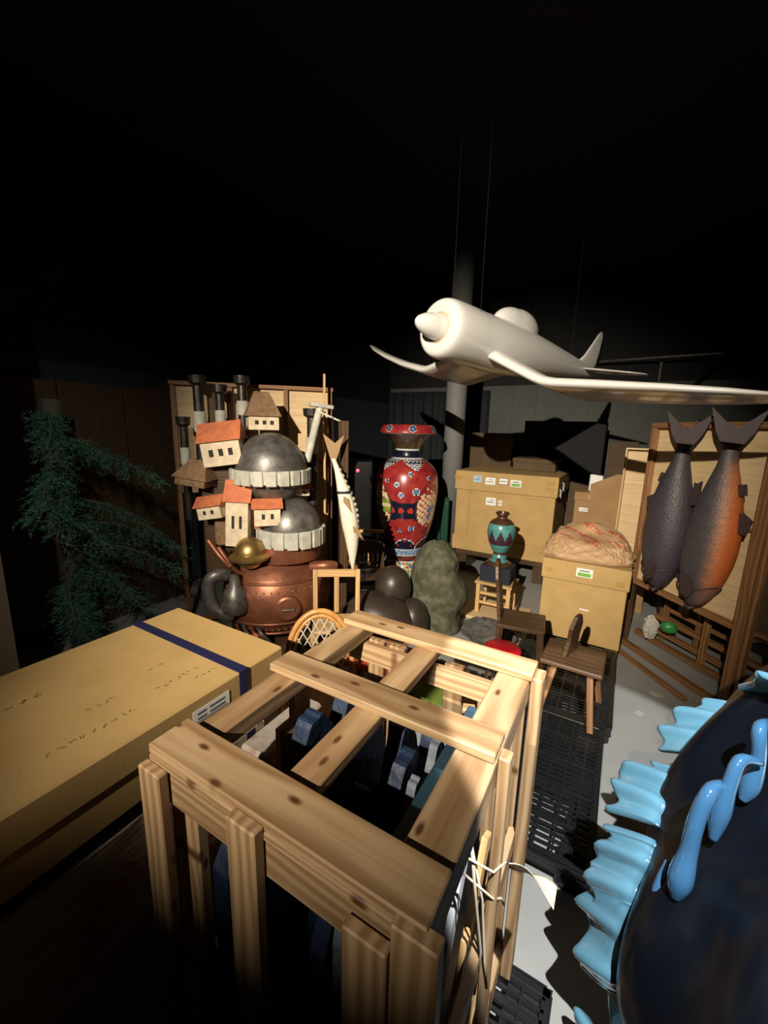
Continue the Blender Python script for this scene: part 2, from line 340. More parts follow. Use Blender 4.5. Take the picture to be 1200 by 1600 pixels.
# left side
cp('side_post', (CX0+0.016, CX0+0.038), (0.80, 0.875), (0.127, 1.175))
cp('side_post', (CX0+0.040, CX0+0.064), (0.72, 0.795), (0.127, 1.08))
cp('side_rail', (CX0+0.041, CX0+0.066), (CY0+0.06, CY1-0.07), (0.56, 0.64))
cp('side_rail', (CX0+0.016, CX0+0.039), (CY0+0.06, CY1-0.07), (0.16, 0.24))
for x in (-0.70, -0.54, -0.38, -0.24): cp('floor_slat', (x, x+0.085), (CY0+0.03, CY1-0.02), (0.125, 0.150))
# knotted twine round the middle side post
tw = MB()
for k in (0, 2):
    a = Vector((-0.135, 0.74+0.012*k, 0.98-0.05*k)); 
    tw.tube([(-0.20, 0.70, 1.03-0.02*k), a, (-0.122, 0.79, 0.96-0.05*k), (-0.118, 0.81, 0.94-0.06*k)], 0.0028, 5)
tw.tube([(-0.18, 0.72, 1.04), (-0.165, 0.73, 0.9), (-0.15, 0.76, 0.72), (-0.16, 0.78, 0.55)], 0.0035, 5)
tw.tube([(-0.18, 0.72, 1.04), (-0.155, 0.75, 0.88), (-0.14, 0.76, 0.70), (-0.13, 0.765, 0.62)], 0.003, 5)
twv = [(x-ox, y-oy, z) for x, y, z in tw.v]; tw.v = twv
tw.build('twine', twine, cr, smooth=True)
tg = MB().grid(lambda u, v: (-0.115+0.10*u+0.0, 0.80+0.05*v*(0.3+u)+0.02*sin(3*u), 0.95-0.05*u-0.03*v+0.01*sin(5*u+3*v)), 8, 6)
tg.v = [(x-ox, y-oy, z) for x, y, z in tg.v]; tg.build('tape_flap', twine, cr, smooth=True, solid=0.001)

# ------------------------------------------------------------------ blue wave cutouts in the crate
def cutout(name, label, x, lobes, zlow, m, th, grp):
    pts = []
    for (y0, y1, h) in lobes:
        for i in range(21):
            t = i/20; pts.append((y0+(y1-y0)*t, zlow+(h-zlow)*(0.40+0.60*sin(pi*min(max(t, .02), .98))**0.6+0.02*sin(t*23))))
    poly = [(lobes[0][0], 0.155)]+[(lobes[0][0], zlow)]+pts+[(lobes[-1][1], zlow), (lobes[-1][1], 0.155)]
    yc = poly[0][0]
    M = Matrix(((0, 0, 1, 0), (1, 0, 0, 0), (0, 1, 0, 0), (0, 0, 0, 1)))
    o = MB().prism([(a-yc, b) for a, b in poly], th, M).build(name, m, None, (x, yc, 0.0), bevel=0.0)
    o.data.materials[0] = m
    return tag(o, label, 'wave cutout', grp)
G = 'blue wave cutouts in the crate'
cutout('wave_cutout', 'navy wave cutout beside the left rail of the pine crate', -0.655, [(0.46, 0.68, 1.02), (0.68, 0.86, 1.13), (0.86, 1.02, 1.10)], 0.85, wavenavy, 0.05, G)
cutout('wave_cutout', 'tall dark navy wave cutout under the middle rail of the pine crate', -0.56, [(0.46, 0.72, 1.08), (0.72, 0.98, 1.12)], 0.8, wavenavy, 0.045, G)
cutout('wave_cutout', 'small navy wave cutout with rounded lobes, second right of the middle rail', -0.455, [(0.52, 0.64, 1.02), (0.66, 0.80, 1.05), (0.84, 1.0, 1.09)], 0.75, wavenavy, 0.045, G)
cutout('wave_cutout', 'long navy wave cutout with arched lobes near the teal board', -0.385, [(0.46, 0.70, 1.06), (0.70, 0.92, 1.10), (0.92, 1.05, 1.12)], 0.8, wavenavy, 0.035, G)
cutout('crest_cutout', 'pale grey scalloped wave crest cutout beside the teal board', -0.338, [(0.46, 0.53, 1.07), (0.53, 0.60, 1.08), (0.60, 0.66, 1.06), (0.72, 0.81, 1.09), (0.84, 0.95, 1.10), (0.96, 1.05, 1.10)], 0.90, wavegrey, 0.022, G)
tag(MB().box((0, 0, 0.627), (0.05, 0.62, 0.945)).build('teal_board', tealboard, None, (-0.288, 0.77, 0.0), bevel=0.004), 'flat teal painted board standing along the right of the crate', 'board')
# boards leaning inside the right of the crate
lb = thing('leaning_boards', 'bright pine boards leaning inside the right side of the crate', 'boards', (-0.22, 0.8, 0.152))
bar(lb, 'board', (0.0, -0.10, 0.03), (0.01, 0.20, 0.62), 0.06, 0.018, palewood, (1, 0, 0))
bar(lb, 'board', (0.024, 0.06, 0.03), (0.024, 0.27, 0.52), 0.045, 0.016, palewood, (1, 0, 0))
bar(lb, 'board', (-0.022, -0.22, 0.03), (-0.018, 0.10, 0.70), 0.05, 0.018, mat('pale_blue_board', (0.50, 0.54, 0.60), 0.6), (1, 0, 0))
bar(lb, 'board', (0.024, -0.16, 0.03), (0.02, 0.02, 0.50), 0.05, 0.016, palewood, (1, 0, 0))

# ================================================================== long cardboard carton on a wrapped stack, left
bx = thing('long_carton', 'long brown cardboard carton with a navy strap, left of the pine crate', 'carton', (-1.32, 0.30, 0.89))
MB().box((0, 0, 0.10), (0.60, 1.42, 0.20)).build('carton_body', card, bx, bevel=0.006)
MB().box((0, 0.005, 0.160), (0.618, 1.45, 0.10)).build('carton_lid', card, bx, bevel=0.006)
def strap_profile(o, x0, x1, z0, z1, y, wd, m, name='strap'):
    t = 0.002; mb = MB()
    mb.box(((x0+x1)/2, y, z1+t/2), (x1-x0+2*t, wd, t)).box((x0-t/2, y, (z0+z1)/2), (t, wd, z1-z0)).box((x1+t/2, y, (z0+z1)/2), (t, wd, z1-z0))
    return mb.build(name, m, o)
strap_profile(bx, -0.3105, 0.3105, 0.0, 0.2105, 0.545, 0.036, navy)
MB().box((0.3105, 0.42, 0.150), (0.001, 0.13, 0.045)).build('address_label', paper, bx)
ad = MB()
for k, (y, wdd) in enumerate(((0.385, 0.03), (0.44, 0.055))):
    for j in range(2): ad.box((0.3113, y, 0.158-0.016*j), (0.0006, wdd, 0.006))
ad.box((0.3113, 0.42, 0.133), (0.0006, 0.11, 0.002)); ad.build('label_print', ink, bx)
sc = MB()
for (cx, cy, n, sz) in ((0.20, 0.05, 9, 0.022), (0.17, 0.34, 7, 0.02), (0.22, 0.44, 4, 0.018), (-0.10, 0.0, 5, 0.03), (0.05, 0.38, 4, 0.014), (0.10, 0.18, 4, 0.02)):
    for k in range(n):
        yy = cy+k*sz*1.1; a = random.uniform(-.6, .6)
        p = [(cx+random.uniform(-.5, .5)*sz, yy+random.uniform(-.4, .4)*sz, 0.2108) for _ in range(4)]
        for q, r_ in zip(p, p[1:]):
            mid = (Vector(q)+Vector(r_))/2; d = Vector(r_)-Vector(q)
            sc.box((0, 0, 0), (max(d.length, .004), 0.0016, 0.0006), frame(mid, atan2(d.y, d.x)))
o = sc.build('handwriting', pencil, bx); o['kind'] = 'stuff'; o['label'] = 'faint pencil marks'
ws = thing('wrapped_stack', 'film wrapped kraft paper stack with red print under the long carton', 'parcel', (-1.30, 0.27, 0.0))
def wrapf(u, v):
    a = u*4
    hx, hy = 0.285, 0.66
    if a < 1: p = (hx, -hy+2*hy*a)
    elif a < 2: p = (hx-2*hx*(a-1), hy)
    elif a < 3: p = (-hx, hy-2*hy*(a-2))
    else: p = (-hx+2*hx*(a-3), -hy)
    k = 0.012*wob(p[0]*9, p[1]*9, v*7)
    return (p[0]*(1+k*2), p[1]*(1+k), 0.03+v*0.82)
body = MB().grid(wrapf, 96, 26)
top = MB().box((0, 0, 0.44), (0.55, 1.30, 0.80))
body.add(top.v, top.f).build('kraft_wrap', film, ws, smooth=False)
MB().box((0, 0, 0.867), (0.54, 1.28, 0.028)).build('gap_shade_strip', blackpaint, ws)  # black strip coloured as the shade in the gap under the carton
MB().box((0.312, 0.578, 0.45), (0.002, 0.036, 0.86)).build('strap', navy, ws)
MB().box((0, 0.0, 0.015), (0.52, 1.26, 0.03)).build('base_board', brownwood, ws)
for (y, z, a) in ((0.10, 0.66, 0.9), (-0.12, 0.42, 0.9), (0.30, 0.36, 0.9), (-0.02, 0.2, 0.9), (0.44, 0.62, 0.9)):
    M = Matrix.Translation((0.302, y, z)) @ Matrix(((0, 0, 1, 0), (1, 0, 0, 0), (0, 1, 0, 0), (0, 0, 0, 1))) @ Euler((0, 0, a)).to_matrix().to_4x4()
    MB().add(*NIT, M=M @ Matrix.Scale(1.5, 4)).build('red_print', redink, ws)
tag(MB().box((0, 0, 0.25), (0.10, 0.30, 0.5)).build('fragile_parcel', mat('white_wrap', (0.36, 0.33, 0.30), 0.3, c2=(0.30, 0.19, 0.16), scale=24, lo=0.5, hi=0.7, bump=0.4), None, (-0.885, 0.90, 0.422), bevel=0.012), 'white film wrapped parcel between the carton and the crate', 'parcel')
tag(MB().box((0, 0, 0.21), (0.18, 0.34, 0.42)).build('plain_box', card2, None, (-0.895, 0.90, 0.0), bevel=0.006), 'low brown box under the white wrapped parcel', 'box')

# ================================================================== black plastic pallets
def make_pallet(lx, ly, label):
    p = thing('plastic_pallet', label, 'pallet', (0, 0, 0), group='black plastic pallets on the floor')
    g = MB(); n = int(ly/0.034); k = int(lx/0.075)
    for i in range(n+1): g.box((0, -ly/2+ly*i/n, 0.113), (lx-0.03, 0.009 if i % 6 else 0.022, 0.014))
    for i in range(k+1): g.box((-lx/2+lx*i/k, 0, 0.108), (0.009, ly-0.03, 0.022))
    o = g.build('deck_grid', blackplastic, p); o['kind'] = 'stuff'
    r = MB()
    for s in (-1, 1):
        r.box((s*(lx/2-0.014), 0, 0.09), (0.028, ly, 0.06)); r.box((0, s*(ly/2-0.014), 0.09), (lx, 0.028, 0.06))
    r.build('rim', blackplastic, p, bevel=0.003)
    for x in (-1, 0, 1):
        for y in (-1, 0, 1):
            MB().box((x*(lx/2-0.07), y*(ly/2-0.07), 0.05), (0.13, 0.13, 0.1)).build('foot_block', blackplastic, p, bevel=0.006)
    for x in (-1, 0, 1): MB().box((x*(lx/2-0.07), 0, 0.008), (0.1, ly, 0.016)).build('skid', blackplastic, p)
    b = MB()
    for s in (-1, 1):
        b.box((0, 0, 0.121), (0.012, ly*0.45, 0.003), frame((s*lx*0.3, -ly*.22, 0), 0.5*s)); b.box((0, 0, 0.121), (0.012, ly*0.2, 0.003), frame((s*lx*0.28, ly*.2, 0), 0.6))
    b.build('deck_brace', blackplastic, p)
    return p
p1 = make_pallet(0.72, 1.02, 'black plastic grid pallet lying beside the right side of the pine crate'); p1.location = (-0.27, 2.12, 0); p1.rotation_euler.z = 0.0
p2 = copy_tree(p1); p2.location = (-0.23, 3.16, 0.0); p2.rotation_euler.z = 0.0; p2['label'] = 'black plastic pallet under the splayed leg stool chair, before the labelled carton'
p3 = make_pallet(0.5, 0.92, 'black plastic pallet corner showing beside the foot of the pine crate'); p3.location = (-0.245, 0.705, 0)

# ================================================================== white model aeroplane
ax, ly_, vz = Vector((0.365, 0.929, -0.062)), Vector((0.916, -0.37, -0.153)), Vector((0.165, 0.001, 0.986))
PM = Matrix(((ax.x, -ly_.x, vz.x, -1.136), (ax.y, -ly_.y, vz.y, 2.388), (ax.z, -ly_.z, vz.z, 2.522), (0, 0, 0, 1)))
pln = thing('model_aeroplane', 'glossy white model aeroplane with bent wings hanging over the store', 'aeroplane', M=PM)
LX = Matrix(((0, 0, 1, 0), (0, 1, 0, 0), (-1, 0, 0, 0), (0, 0, 0, 1)))   # lathe axis -> +x
sec = [(0.45, .176, .176, 0), (0.62, .176, .18, 0), (0.8, .166, .178, .004), (1.0, .150, .168, .01), (1.2, .128, .148, .018), (1.45, .098, .118, .03), (1.7, .068, .088, .04), (1.95, .04, .058, .046), (2.12, .020, .034, .048), (2.22, .004, .010, .048)]
fus = MB(); cow = [(0.125, .092), (0.114, .125), (0.118, .155), (0.138, .172), (0.175, .181), (0.26, .182), (0.40, .180)]
rows = [(x, r, r, 0) for x, r in cow]+sec
fv = []; ff = []; SG = 40
for (x, ry, rz, zc) in rows:
    for k in range(SG):
        q = 2*pi*k/SG; fv.append((x, ry*cos(q), zc+rz*sin(q)))
for i in range(len(rows)-1):
    for k in range(SG): ff.append((i*SG+k, i*SG+(k+1) % SG, (i+1)*SG+(k+1) % SG, (i+1)*SG+k))
ff.append(tuple((len(rows)-1)*SG+k for k in range(SG)))
fus.add(fv, ff).build('fuselage', white, pln, smooth=True, sub=1)
MB().lathe([(0.092, 0.125), (0.09, 0.15), (0.09, 0.24), (0.0, 0.24)], 40, LX).build('cowl_opening', mat('tan_inside', (0.45, 0.33, 0.2), 0.7), pln, smooth=True)
MB().lathe([(0.0, -0.06), (0.014, -0.056), (0.034, -0.038), (0.054, 0.0), (0.070, 0.055), (0.079, 0.12), (0.079, 0.235), (0, 0.236)], 40, LX).build('spinner', white, pln, smooth=True)
MB().ell((0.84, 0, 0.155), (0.22, 0.08, 0.125), 32, 20, fn=lambda d: 1.0 if d.x < 0 else 1.0+0.35*d.x).build('canopy_hump', white, pln, smooth=True)
AF = [(0, 0), (.008, .35), (.05, .75), (.15, 1.0), (.3, 1.05), (.5, .85), (.75, .45), (1, .03), (1, -.03), (.75, -.2), (.5, -.38), (.3, -.5), (.15, -.55), (.05, -.45), (.008, -.25)]
def wing(name, side, secs, par, vertical=False):
    v = []; f = []; n = len(AF)
    for (xle, y, z, ch, th) in secs:
        for (cx, cz) in AF:
            if vertical: v.append((xle+cx*ch, cz*th*.6, z))
            else: v.append((xle+cx*ch, -side*y, z+cz*th-(0.085*cx*ch if name == 'wing' else 0)))
    for i in range(len(secs)-1):
        for k in range(n): f.append((i*n+k, i*n+(k+1) % n, (i+1)*n+(k+1) % n, (i+1)*n+k))
    f.append(tuple(range(n))); f.append(tuple((len(secs)-1)*n+k for k in range(n)))
    o = MB().add(v, f).build(name, white, par, smooth=True)
    return o
W = [(.44, .06, -.07, .66, .055), (.48, .16, -.095, .60, .052), (.505, .30, -.145, .57, .048), (.53, .46, -.198, .55, .045), (.54, .52, -.212, .545, .044), (.545, .58, -.214, .535, .043), (.57, .85, -.185, .49, .038), (.61, 1.15, -.13, .42, .03), (.67, 1.40, -.075, .32, .022), (.74, 1.57, -.03, .19, .013), (.80, 1.65, -.005, .06, .006)]
W2 = W[:5]+[(a, b, -.214+.065*(b-.58), d, e) for a, b, c, d, e in W[5:]]
wing('wing', 1, W2, pln); wing('wing', -1, W, pln)
S_ = [(1.86, .0, .05, .30, .016), (1.90, .2, .052, .25, .013), (1.96, .4, .056, .17, .009), (2.01, .5, .058, .08, .005)]
for sd in (1, -1): wing('tailplane', sd, S_, pln)
wing('tail_fin', 1, [(1.78, 0, .06, .42, .03), (1.90, 0, .16, .29, .026), (1.98, 0, .27, .19, .02), (2.04, 0, .36, .10, .013), (2.07, 0, .39, .04, .006)], pln, vertical=True)
PI_ = PM.inverted()
for (x, y) in ((0.35, 0.12), (0.35, -0.12), (1.7, 0)):
    a = Vector((x, y, 0.1)); b = PM @ a; b.z = 4.2
    MB().tube([a, PI_ @ b], 0.0009, 5).build('hanging_wire', blackpaint, pln)

# ================================================================== tall patterned vase
def vasepat(th, z, i):
    # 0 red,1 navy,2 gold dark,3 white,4 blue,5 cream,6 crimson flower,7 green,8 brown
    a = (th+radians(63)+pi) % (2*pi)-pi              # 0 = facing the room
    def line(zz, t=0.008): return abs(z-zz) < t
    for zz in (1.838, 1.655, 1.555, 0.468, 0.385, 0.305): 
        if line(zz): return 3
    if z > 1.838:
        q = ((a+0.3) % 0.9)-0.45
        d = sqrt((q*.3)**2+(z-1.90)**2)
        return 4 if d < .02 else (1 if d < .034 else (3 if d < .04 else 0))
    if z > 1.655: return 2
    if z > 1.555: return 1
    if z > 1.40:
        k = abs(((a+0.30) % 1.256)-0.628)
        if z > 1.42+k*0.22:
            cell = (int(a*30+(int(z*55) % 2)*.5), int(z*55)); fx = (a*30+(int(z*55) % 2)*.5) % 1; fz = (z*55) % 1
            return 3 if min(fx, fz) < 0.22 else 1
    if z > 0.64:
        # shaped panels left and right
        for pc in (-0.95, 0.80, 2.5):
            da = (a-pc+pi) % (2*pi)-pi
            hz = (z-0.985)/0.315
            if abs(hz) < 1:
                half = 0.50*(1-abs(hz)**2.0)**0.8
                if abs(da) < half:
                    if abs(da) > half-0.05 or abs(hz) > 0.95: return 8
                    if pc < 0:
                        if z > 1.1: return 0 if wob(a*9, z*30) > 0.25 else 5
                        if z > 0.94: return 7 if sin(z*60) > -.4 else 5
                        return 6 if wob(a*13, z*33) > 0.35 else (4 if wob(a*7+3, z*15) > .75 else 5)
                    if z > 1.15 or z < 0.80: return 0 if wob(a*8, z*25) > -.5 else 5
                    bird = ((da-.15-(z-.98)*1.5)/.2)**2+((z-.98)/.035)**2 < 1 or ((da-.05)/.09)**2+((z-.88)/.04)**2 < 1
                    if bird: return 4
                    return 6 if wob(a*14+1, z*40) > 0.30 else 5
        for (fa, fz_, r) in ((-.30, 1.27, .028), (.30, 1.19, .042), (-.16, 1.15, .03), (-.65, 1.31, .026), (.12, 1.39, .028), (.75, 1.34, .026), (-.2, .72, .026), (.22, .75, .04), (1.7, 1.2, .035)):
            d = sqrt(((a-fa)*.34)**2+(z-fz_)**2)
            if d < r: return 4 if d < r*.62 else (3 if d > r*.8 else 1)
        if abs(z-0.965) < 0.085+0.05*abs(sin(a*2.4))**2:
            return 6 if (((a % .3)-.15)**2*.12+((z-.965))**2 < .0011) else 1
        return 0
    if z > 0.468:
        q = (a+0.52) % 1.04-0.52; e = 0.61-0.10*abs(q/.52)**2-0.012*abs(sin(q*14))
        q2 = abs(abs(q)-.52)
        if z > e+0.012: return 0
        if z > e or q2 < .03: return 3
        r_ = 1 if int((a+0.52+10.4)//1.04) % 2 == 0 else 8
        if r_ == 1 and any((q-c)**2*.1+(z-d)**2 < .0002 for c, d in ((0, .58), (-.3, .52), (.3, .52))): return 6
        return r_
    if z > 0.385: return 4 if wob(a*40, z*120) > -.35 else 3
    if z > 0.305: return 8 if (((a*12+z*40) % 1) > .15 and ((a*12-z*40) % 1) > .15) else 0
    n = wob(a*7, z*22)
    return 6 if n > 0.45 else (5 if n > 0.0 else (7 if n > -.4 else 4))
ctrl = [(0.30, 0.0), (0.305, 0.06), (0.27, 0.16), (0.235, 0.25), (0.222, 0.31), (0.228, 0.38), (0.245, 0.47), (0.285, 0.60), (0.335, 0.78), (0.368, 0.98), (0.384, 1.15), (0.378, 1.30), (0.345, 1.42), (0.27, 1.505), (0.195, 1.55), (0.155, 1.575), (0.145, 1.62), (0.15, 1.66), (0.175, 1.72), (0.22, 1.78), (0.285, 1.83), (0.335, 1.845), (0.335, 1.875), (0.315, 1.92), (0.28, 1.945), (0.24, 1.935), (0.2, 1.85)]
def spl(pts, n):
    out = []
    for i in range(len(pts)-1):
        p0, p1, p2, p3 = pts[max(i-1, 0)], pts[i], pts[i+1], pts[min(i+2, len(pts)-1)]
        for k in range(n):
            t = k/n
            out.append(tuple(0.5*((2*p1[j])+(-p0[j]+p2[j])*t+(2*p0[j]-5*p1[j]+4*p2[j]-p3[j])*t*t+(-p0[j]+3*p1[j]-3*p2[j]+p3[j])*t**3) for j in range(len(p1))))
    return out+[pts[-1]]
def glaze(nm, c, c2=None, sc=18): return mat('glaze_'+nm, c, 0.28, c2=c2, scale=sc, coat=0.6)
VM = [glaze('red', (0.24, 0.012, 0.022), (0.34, 0.04, 0.028), 12), glaze('navy', (0.008, 0.010, 0.028)), glaze('gold', (0.075, 0.048, 0.025), (0.03, 0.02, 0.016), 20), glaze('white', (0.6, 0.62, 0.62)), glaze('blue', (0.05, 0.14, 0.33), (0.10, 0.24, 0.45), 40), glaze('cream', (0.62, 0.52, 0.34)), glaze('crimson', (0.45, 0.035, 0.02)), glaze('green', (0.28, 0.36, 0.06), (0.12, 0.2, 0.04), 20), glaze('brown', (0.055, 0.026, 0.02))]
vz_ = thing('patterned_vase', 'tall red and navy patterned porcelain vase beside the round column', 'vase', (-2.277, 4.498, 0.0))
MB().lathe(spl(ctrl, 9), 220, matf=vasepat).build('vase_body', VM, vz_, smooth=True)

# ================================================================== cardboard cartons on the right
def labels(par, items, yf, name='paper_label'):
    for (x, z, wd, ht, kind) in items:
        lab = MB().box((x, yf-0.001, z), (wd, 0.002, ht)).build(name, bluep if kind == 'b' else paper, par)
        pr = MB()
        if kind == 'g':
            MB().box((x, yf-0.0028, z-ht*.2), (wd*.8, 0.0012, ht*.4)).build('green_band', greenink, lab)
            pr.box((x, yf-0.0028, z+ht*.22), (wd*.6, 0.0012, ht*.12))
        elif kind == 'k':
            for s in (-1, 1): pr.box((x+s*wd*.47, yf-0.0028, z), (wd*.06, 0.0012, ht)); pr.box((x, yf-0.0028, z+s*ht*.46), (wd, 0.0012, ht*.08))
            pr.box((x, yf-0.0028, z), (wd*.7, 0.0012, ht*.1))
        else:
            pr.box((x-wd*.05, yf-0.0028, z-ht*.1), (wd*.65, 0.0012, ht*.1)); pr.box((x+wd*.1, yf-0.0028, z+ht*.2), (wd*.4, 0.0012, ht*.07))
        pr.build('label_print', ink, lab)
b1 = thing('lidded_carton', 'big lidded cardboard carton with a row of labels on its lid', 'carton', (-1.285, 5.80, 0.30))
MB().box((0, 0, 0.46), (1.25, 1.06, 0.92)).build('carton_body', card, b1, bevel=0.006)
MB().box((0, 0, 0.95), (1.29, 1.10, 0.25)).build('carton_lid', card, b1, bevel=0.006)
MB().box((0, 0, 0.10), (1.285, 1.095, 0.20)).build('base_tray', card, b1, bevel=0.005)
labels(b1, [(-0.34, 0.98, 0.11, 0.085, 'b'), (-0.17, 0.965, 0.13, 0.09, 'w'), (-0.005, 0.975, 0.12, 0.085, 'k'), (0.15, 0.96, 0.13, 0.085, 'g')], -0.55)
labels(b1, [(-0.15, 0.70, 0.13, 0.10, 'w'), (-0.03, 0.71, 0.05, 0.03, 'w'), (-0.03, 0.67, 0.05, 0.03, 'w')], -0.53)
for (x, z) in ((-0.6, 0.98), (0.56, 1.0), (0.56, 0.92)): MB().box((x, -0.551, z), (0.10, 0.002, 0.05)).build('tape', tape, b1)
sl = MB()
for (x, z, wd, ht) in ((-0.44, 0.47, 0.006, 0.68), (-0.42, 0.79, 0.2, 0.006), (0.36, 0.79, 0.24, 0.006)): sl.box((x, -0.5308, z), (wd, 0.002, ht))
sl.build('cut_line', card2, b1)
for (y, z) in ((-0.2, 0.98), (-0.42, 0.92)):
    MB().tube([(0.648, y, z), (0.66, y+0.03, z-0.02), (0.655, y+0.05, z-0.09), (0.665, y+0.09, z-0.13)], 0.009, 6, flat=.4).build('tie_ribbon', paper, b1, smooth=True)
pb = thing('storage_dolly', 'dark low dolly under the big lidded carton', 'dolly', (-1.285, 5.80, 0.0))
for s in (-1, 1): plank(pb, 'runner', (s*0.5-0.06, s*0.5+0.06), (-0.5, 0.5), (0.0, 0.22), darkwood)
plank(pb, 'deck_board', (-0.6, 0.6), (-0.5, 0.5), (0.222, 0.298), darkwood)
tag(MB().grid(lambda u, v: (0.34*u, 0.015*sin(u*22)+0.0*v, 1.0*(1-v)), 40, 8).build('green_sheet', greencov, None, (-2.32, 5.20, 0.0), smooth=True, solid=0.006), 'dark green sheet hanging left of the big lidded carton', 'sheet')
b2 = thing('labelled_carton', 'smaller cardboard carton with one green label, behind the splayed leg stool chair', 'carton', (-0.175, 4.04, 0.0))
MB().box((0, 0, 0.43), (0.645, 0.69, 0.60)).build('carton_body', card, b2, bevel=0.006)
MB().box((0, 0, 0.745), (0.672, 0.715, 0.175)).build('carton_lid', card, b2, bevel=0.006)
labels(b2, [(0.0, 0.755, 0.125, 0.075, 'g')], -0.3575)
for (x, z) in ((-0.28, 0.735), (0.27, 0.71)): MB().box((x, -0.358, z), (0.06, 0.002, 0.04)).build('tape', tape, b2)
MB().box((0.03, -0.346, 0.43), (0.07, 0.002, 0.012)).build('tape', paper, b2)
for x in (-0.27, 0.27): plank(b2, 'runner', (x-0.05, x+0.05), (-0.33, 0.33), (0.0, 0.129), darkwood)

# kraft paper parcel with printed wrapping on the carton
kp = thing('kraft_parcel', 'crumpled kraft paper parcel with red print lying on the labelled carton', 'parcel', (-0.19, 4.08, 0.834))
def kraftf(u, v):
    a = u*2*pi; r = sin(pi*v)**0.5 if 0 < v < 1 else 0.0
    ca, sa = cos(a), sin(a)
    ex = (abs(ca)**0.55)*(1 if ca > 0 else -1); ey = (abs(sa)**0.55)*(1 if sa > 0 else -1)
    h = v
    prof = (1-h)**0.42 if h > 0.06 else 0.97
    k = 1+0.05*wob(ex*4, ey*4, h*6)
    cl_ = 1-h**10; x = cl_*ex*0.375*k*(0.25+0.75*prof)*(1.0-0.12*max(ey, 0)); y = cl_*ey*0.33*(0.35+0.65*prof)*k+0.06*h
    z = 0.27*h*(0.80+0.2*ey)+0.04*abs(wob(ex*9, ey*8, h*5))*sin(pi*min(h*1.05, 1))
    return (x, y, max(z, 0.0))
km = MB().grid(kraftf, 80, 26)
kb = km.build('paper_wrap', kraft, kp, smooth=False)
bvh = BVHTree.FromPolygons([v.co for v in kb.data.vertices], [tuple(p.vertices) for p in kb.data.polygons])
for (x, z, a, s) in ((-0.16, 0.20, -0.5, .9), (0.02, 0.24, -0.6, 1.2), (0.22, 0.19, -0.6, 1.1), (-0.19, 0.10, -0.5, .9), (0.0, 0.11, -0.5, 1.2), (0.22, 0.07, -0.5, 1.1), (-0.3, 0.07, -0.4, .8), (0.03, 0.035, -0.4, .9)):
    ca, sa = cos(a), sin(a); v2 = []; ok = True
    for (tx, ty, _) in NIT[0]:
        px, pz = x+s*(tx*ca-ty*sa), z+s*(tx*sa+ty*ca)
        h = bvh.ray_cast(Vector((px, -2, pz+1.0)), Vector((0, 1, -0.5)).normalized())
        if h[0] is None: ok = False; break
        v2.append(h[0]+h[1]*0.003*(1 if h[1].y < 0 else -1))
    if ok: MB().add(v2, NIT[1]).build('red_print', redink, kp)
MB().tube([(-0.375, -0.33, 0.012), (-0.1, -0.36, 0.008), (0.2, -0.35, 0.012), (0.36, -0.3, 0.02)], [0.006, 0.014, 0.012, 0.006], 6, flat=.5).build('paper_fold', kraft, kp, smooth=True)

# background boxes
def simple_box(name, label, loc, d, m, rz=0, cat='box', lid=0.0):
    o = thing(name, label, cat, loc, rz)
    MB().box((0, 0, d[2]/2), d).build('box_body', m, o, bevel=0.006)
    if lid: MB().box((0, 0, d[2]-lid/2+0.004), (d[0]+0.02, d[1]+0.02, lid)).build('box_lid', m, o, bevel=0.005)
    return o
simple_box('storage_box', 'shadow toned box left of the black case, behind the labelled lid carton', (-1.85, 6.75, 0.0), (0.7, 0.6, 1.86), card_shade, lid=0.2)
simple_box('flat_box', 'flat shadow toned box lying on top of the big lidded carton', (-1.05, 6.05, 1.379), (0.55, 0.4, 0.16), card_shade, lid=0.06)
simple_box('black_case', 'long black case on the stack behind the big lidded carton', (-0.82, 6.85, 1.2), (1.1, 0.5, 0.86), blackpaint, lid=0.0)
simple_box('storage_box', 'brown storage box supporting the long black case', (-0.85, 6.85, 0.0), (1.0, 0.6, 1.2), card_shade)
bt = simple_box('tall_box', 'brown box with small white labels right of the big lidded carton', (-0.24, 5.55, 0.0), (0.42, 0.5, 1.22), card2, lid=0.1)
labels(bt, [(0.0, 1.17, 0.13, 0.05, 'w'), (-0.1, 1.02, 0.11, 0.045, 'w')], -0.26)
tag(MB().box((0, 0, 0), (0.14, 0.12, 0.2)).build('white_packet', paper, None, (-0.26, 5.5, 1.324), bevel=0.01), 'white packet standing on the brown labelled box', 'packet')
lbd = thing('leaning_sheet', 'slanted brown cardboard sheet behind the kraft parcel', 'sheet', (0.02, 5.1, 0.0), radians(-12))
MB().prism([(-0.32, 0.0), (0.34, 0.0), (0.34, 1.16), (-0.05, 1.48), (-0.32, 1.34)], 0.02, Matrix.Rotation(pi/2, 4, 'X')).build('sheet_body', card2, lbd)
bar(lbd, 'edge_strip', (-0.05, -0.012, 1.485), (0.34, -0.012, 1.165), 0.022, 0.012, card)
simple_box('small_box', 'small shadow toned box on the stack right of the black case', (-0.03, 6.7, 1.2), (0.34, 0.3, 0.6), card_shade)
simple_box('storage_box', 'brown box under the small shadow toned box by the back wall', (0.0, 6.7, 0.0), (0.5, 0.5, 1.2), card_shade)
fr2 = thing('shallow_tray', 'pale plywood tray standing on end left of the fish panel', 'tray', (0.13, 4.75, 0.0), radians(-8))
MB().box((0, 0.05, 0.9), (0.24, 0.015, 1.74)).build('tray_back', ply, fr2)
for s in (-1, 1): plank(fr2, 'tray_side', (s*0.12-0.008, s*0.12+0.008), (-0.03, 0.06), (0.02, 1.77), ply)
plank(fr2, 'tray_end', (-0.112, 0.112), (-0.03, 0.042), (1.752, 1.77), ply)

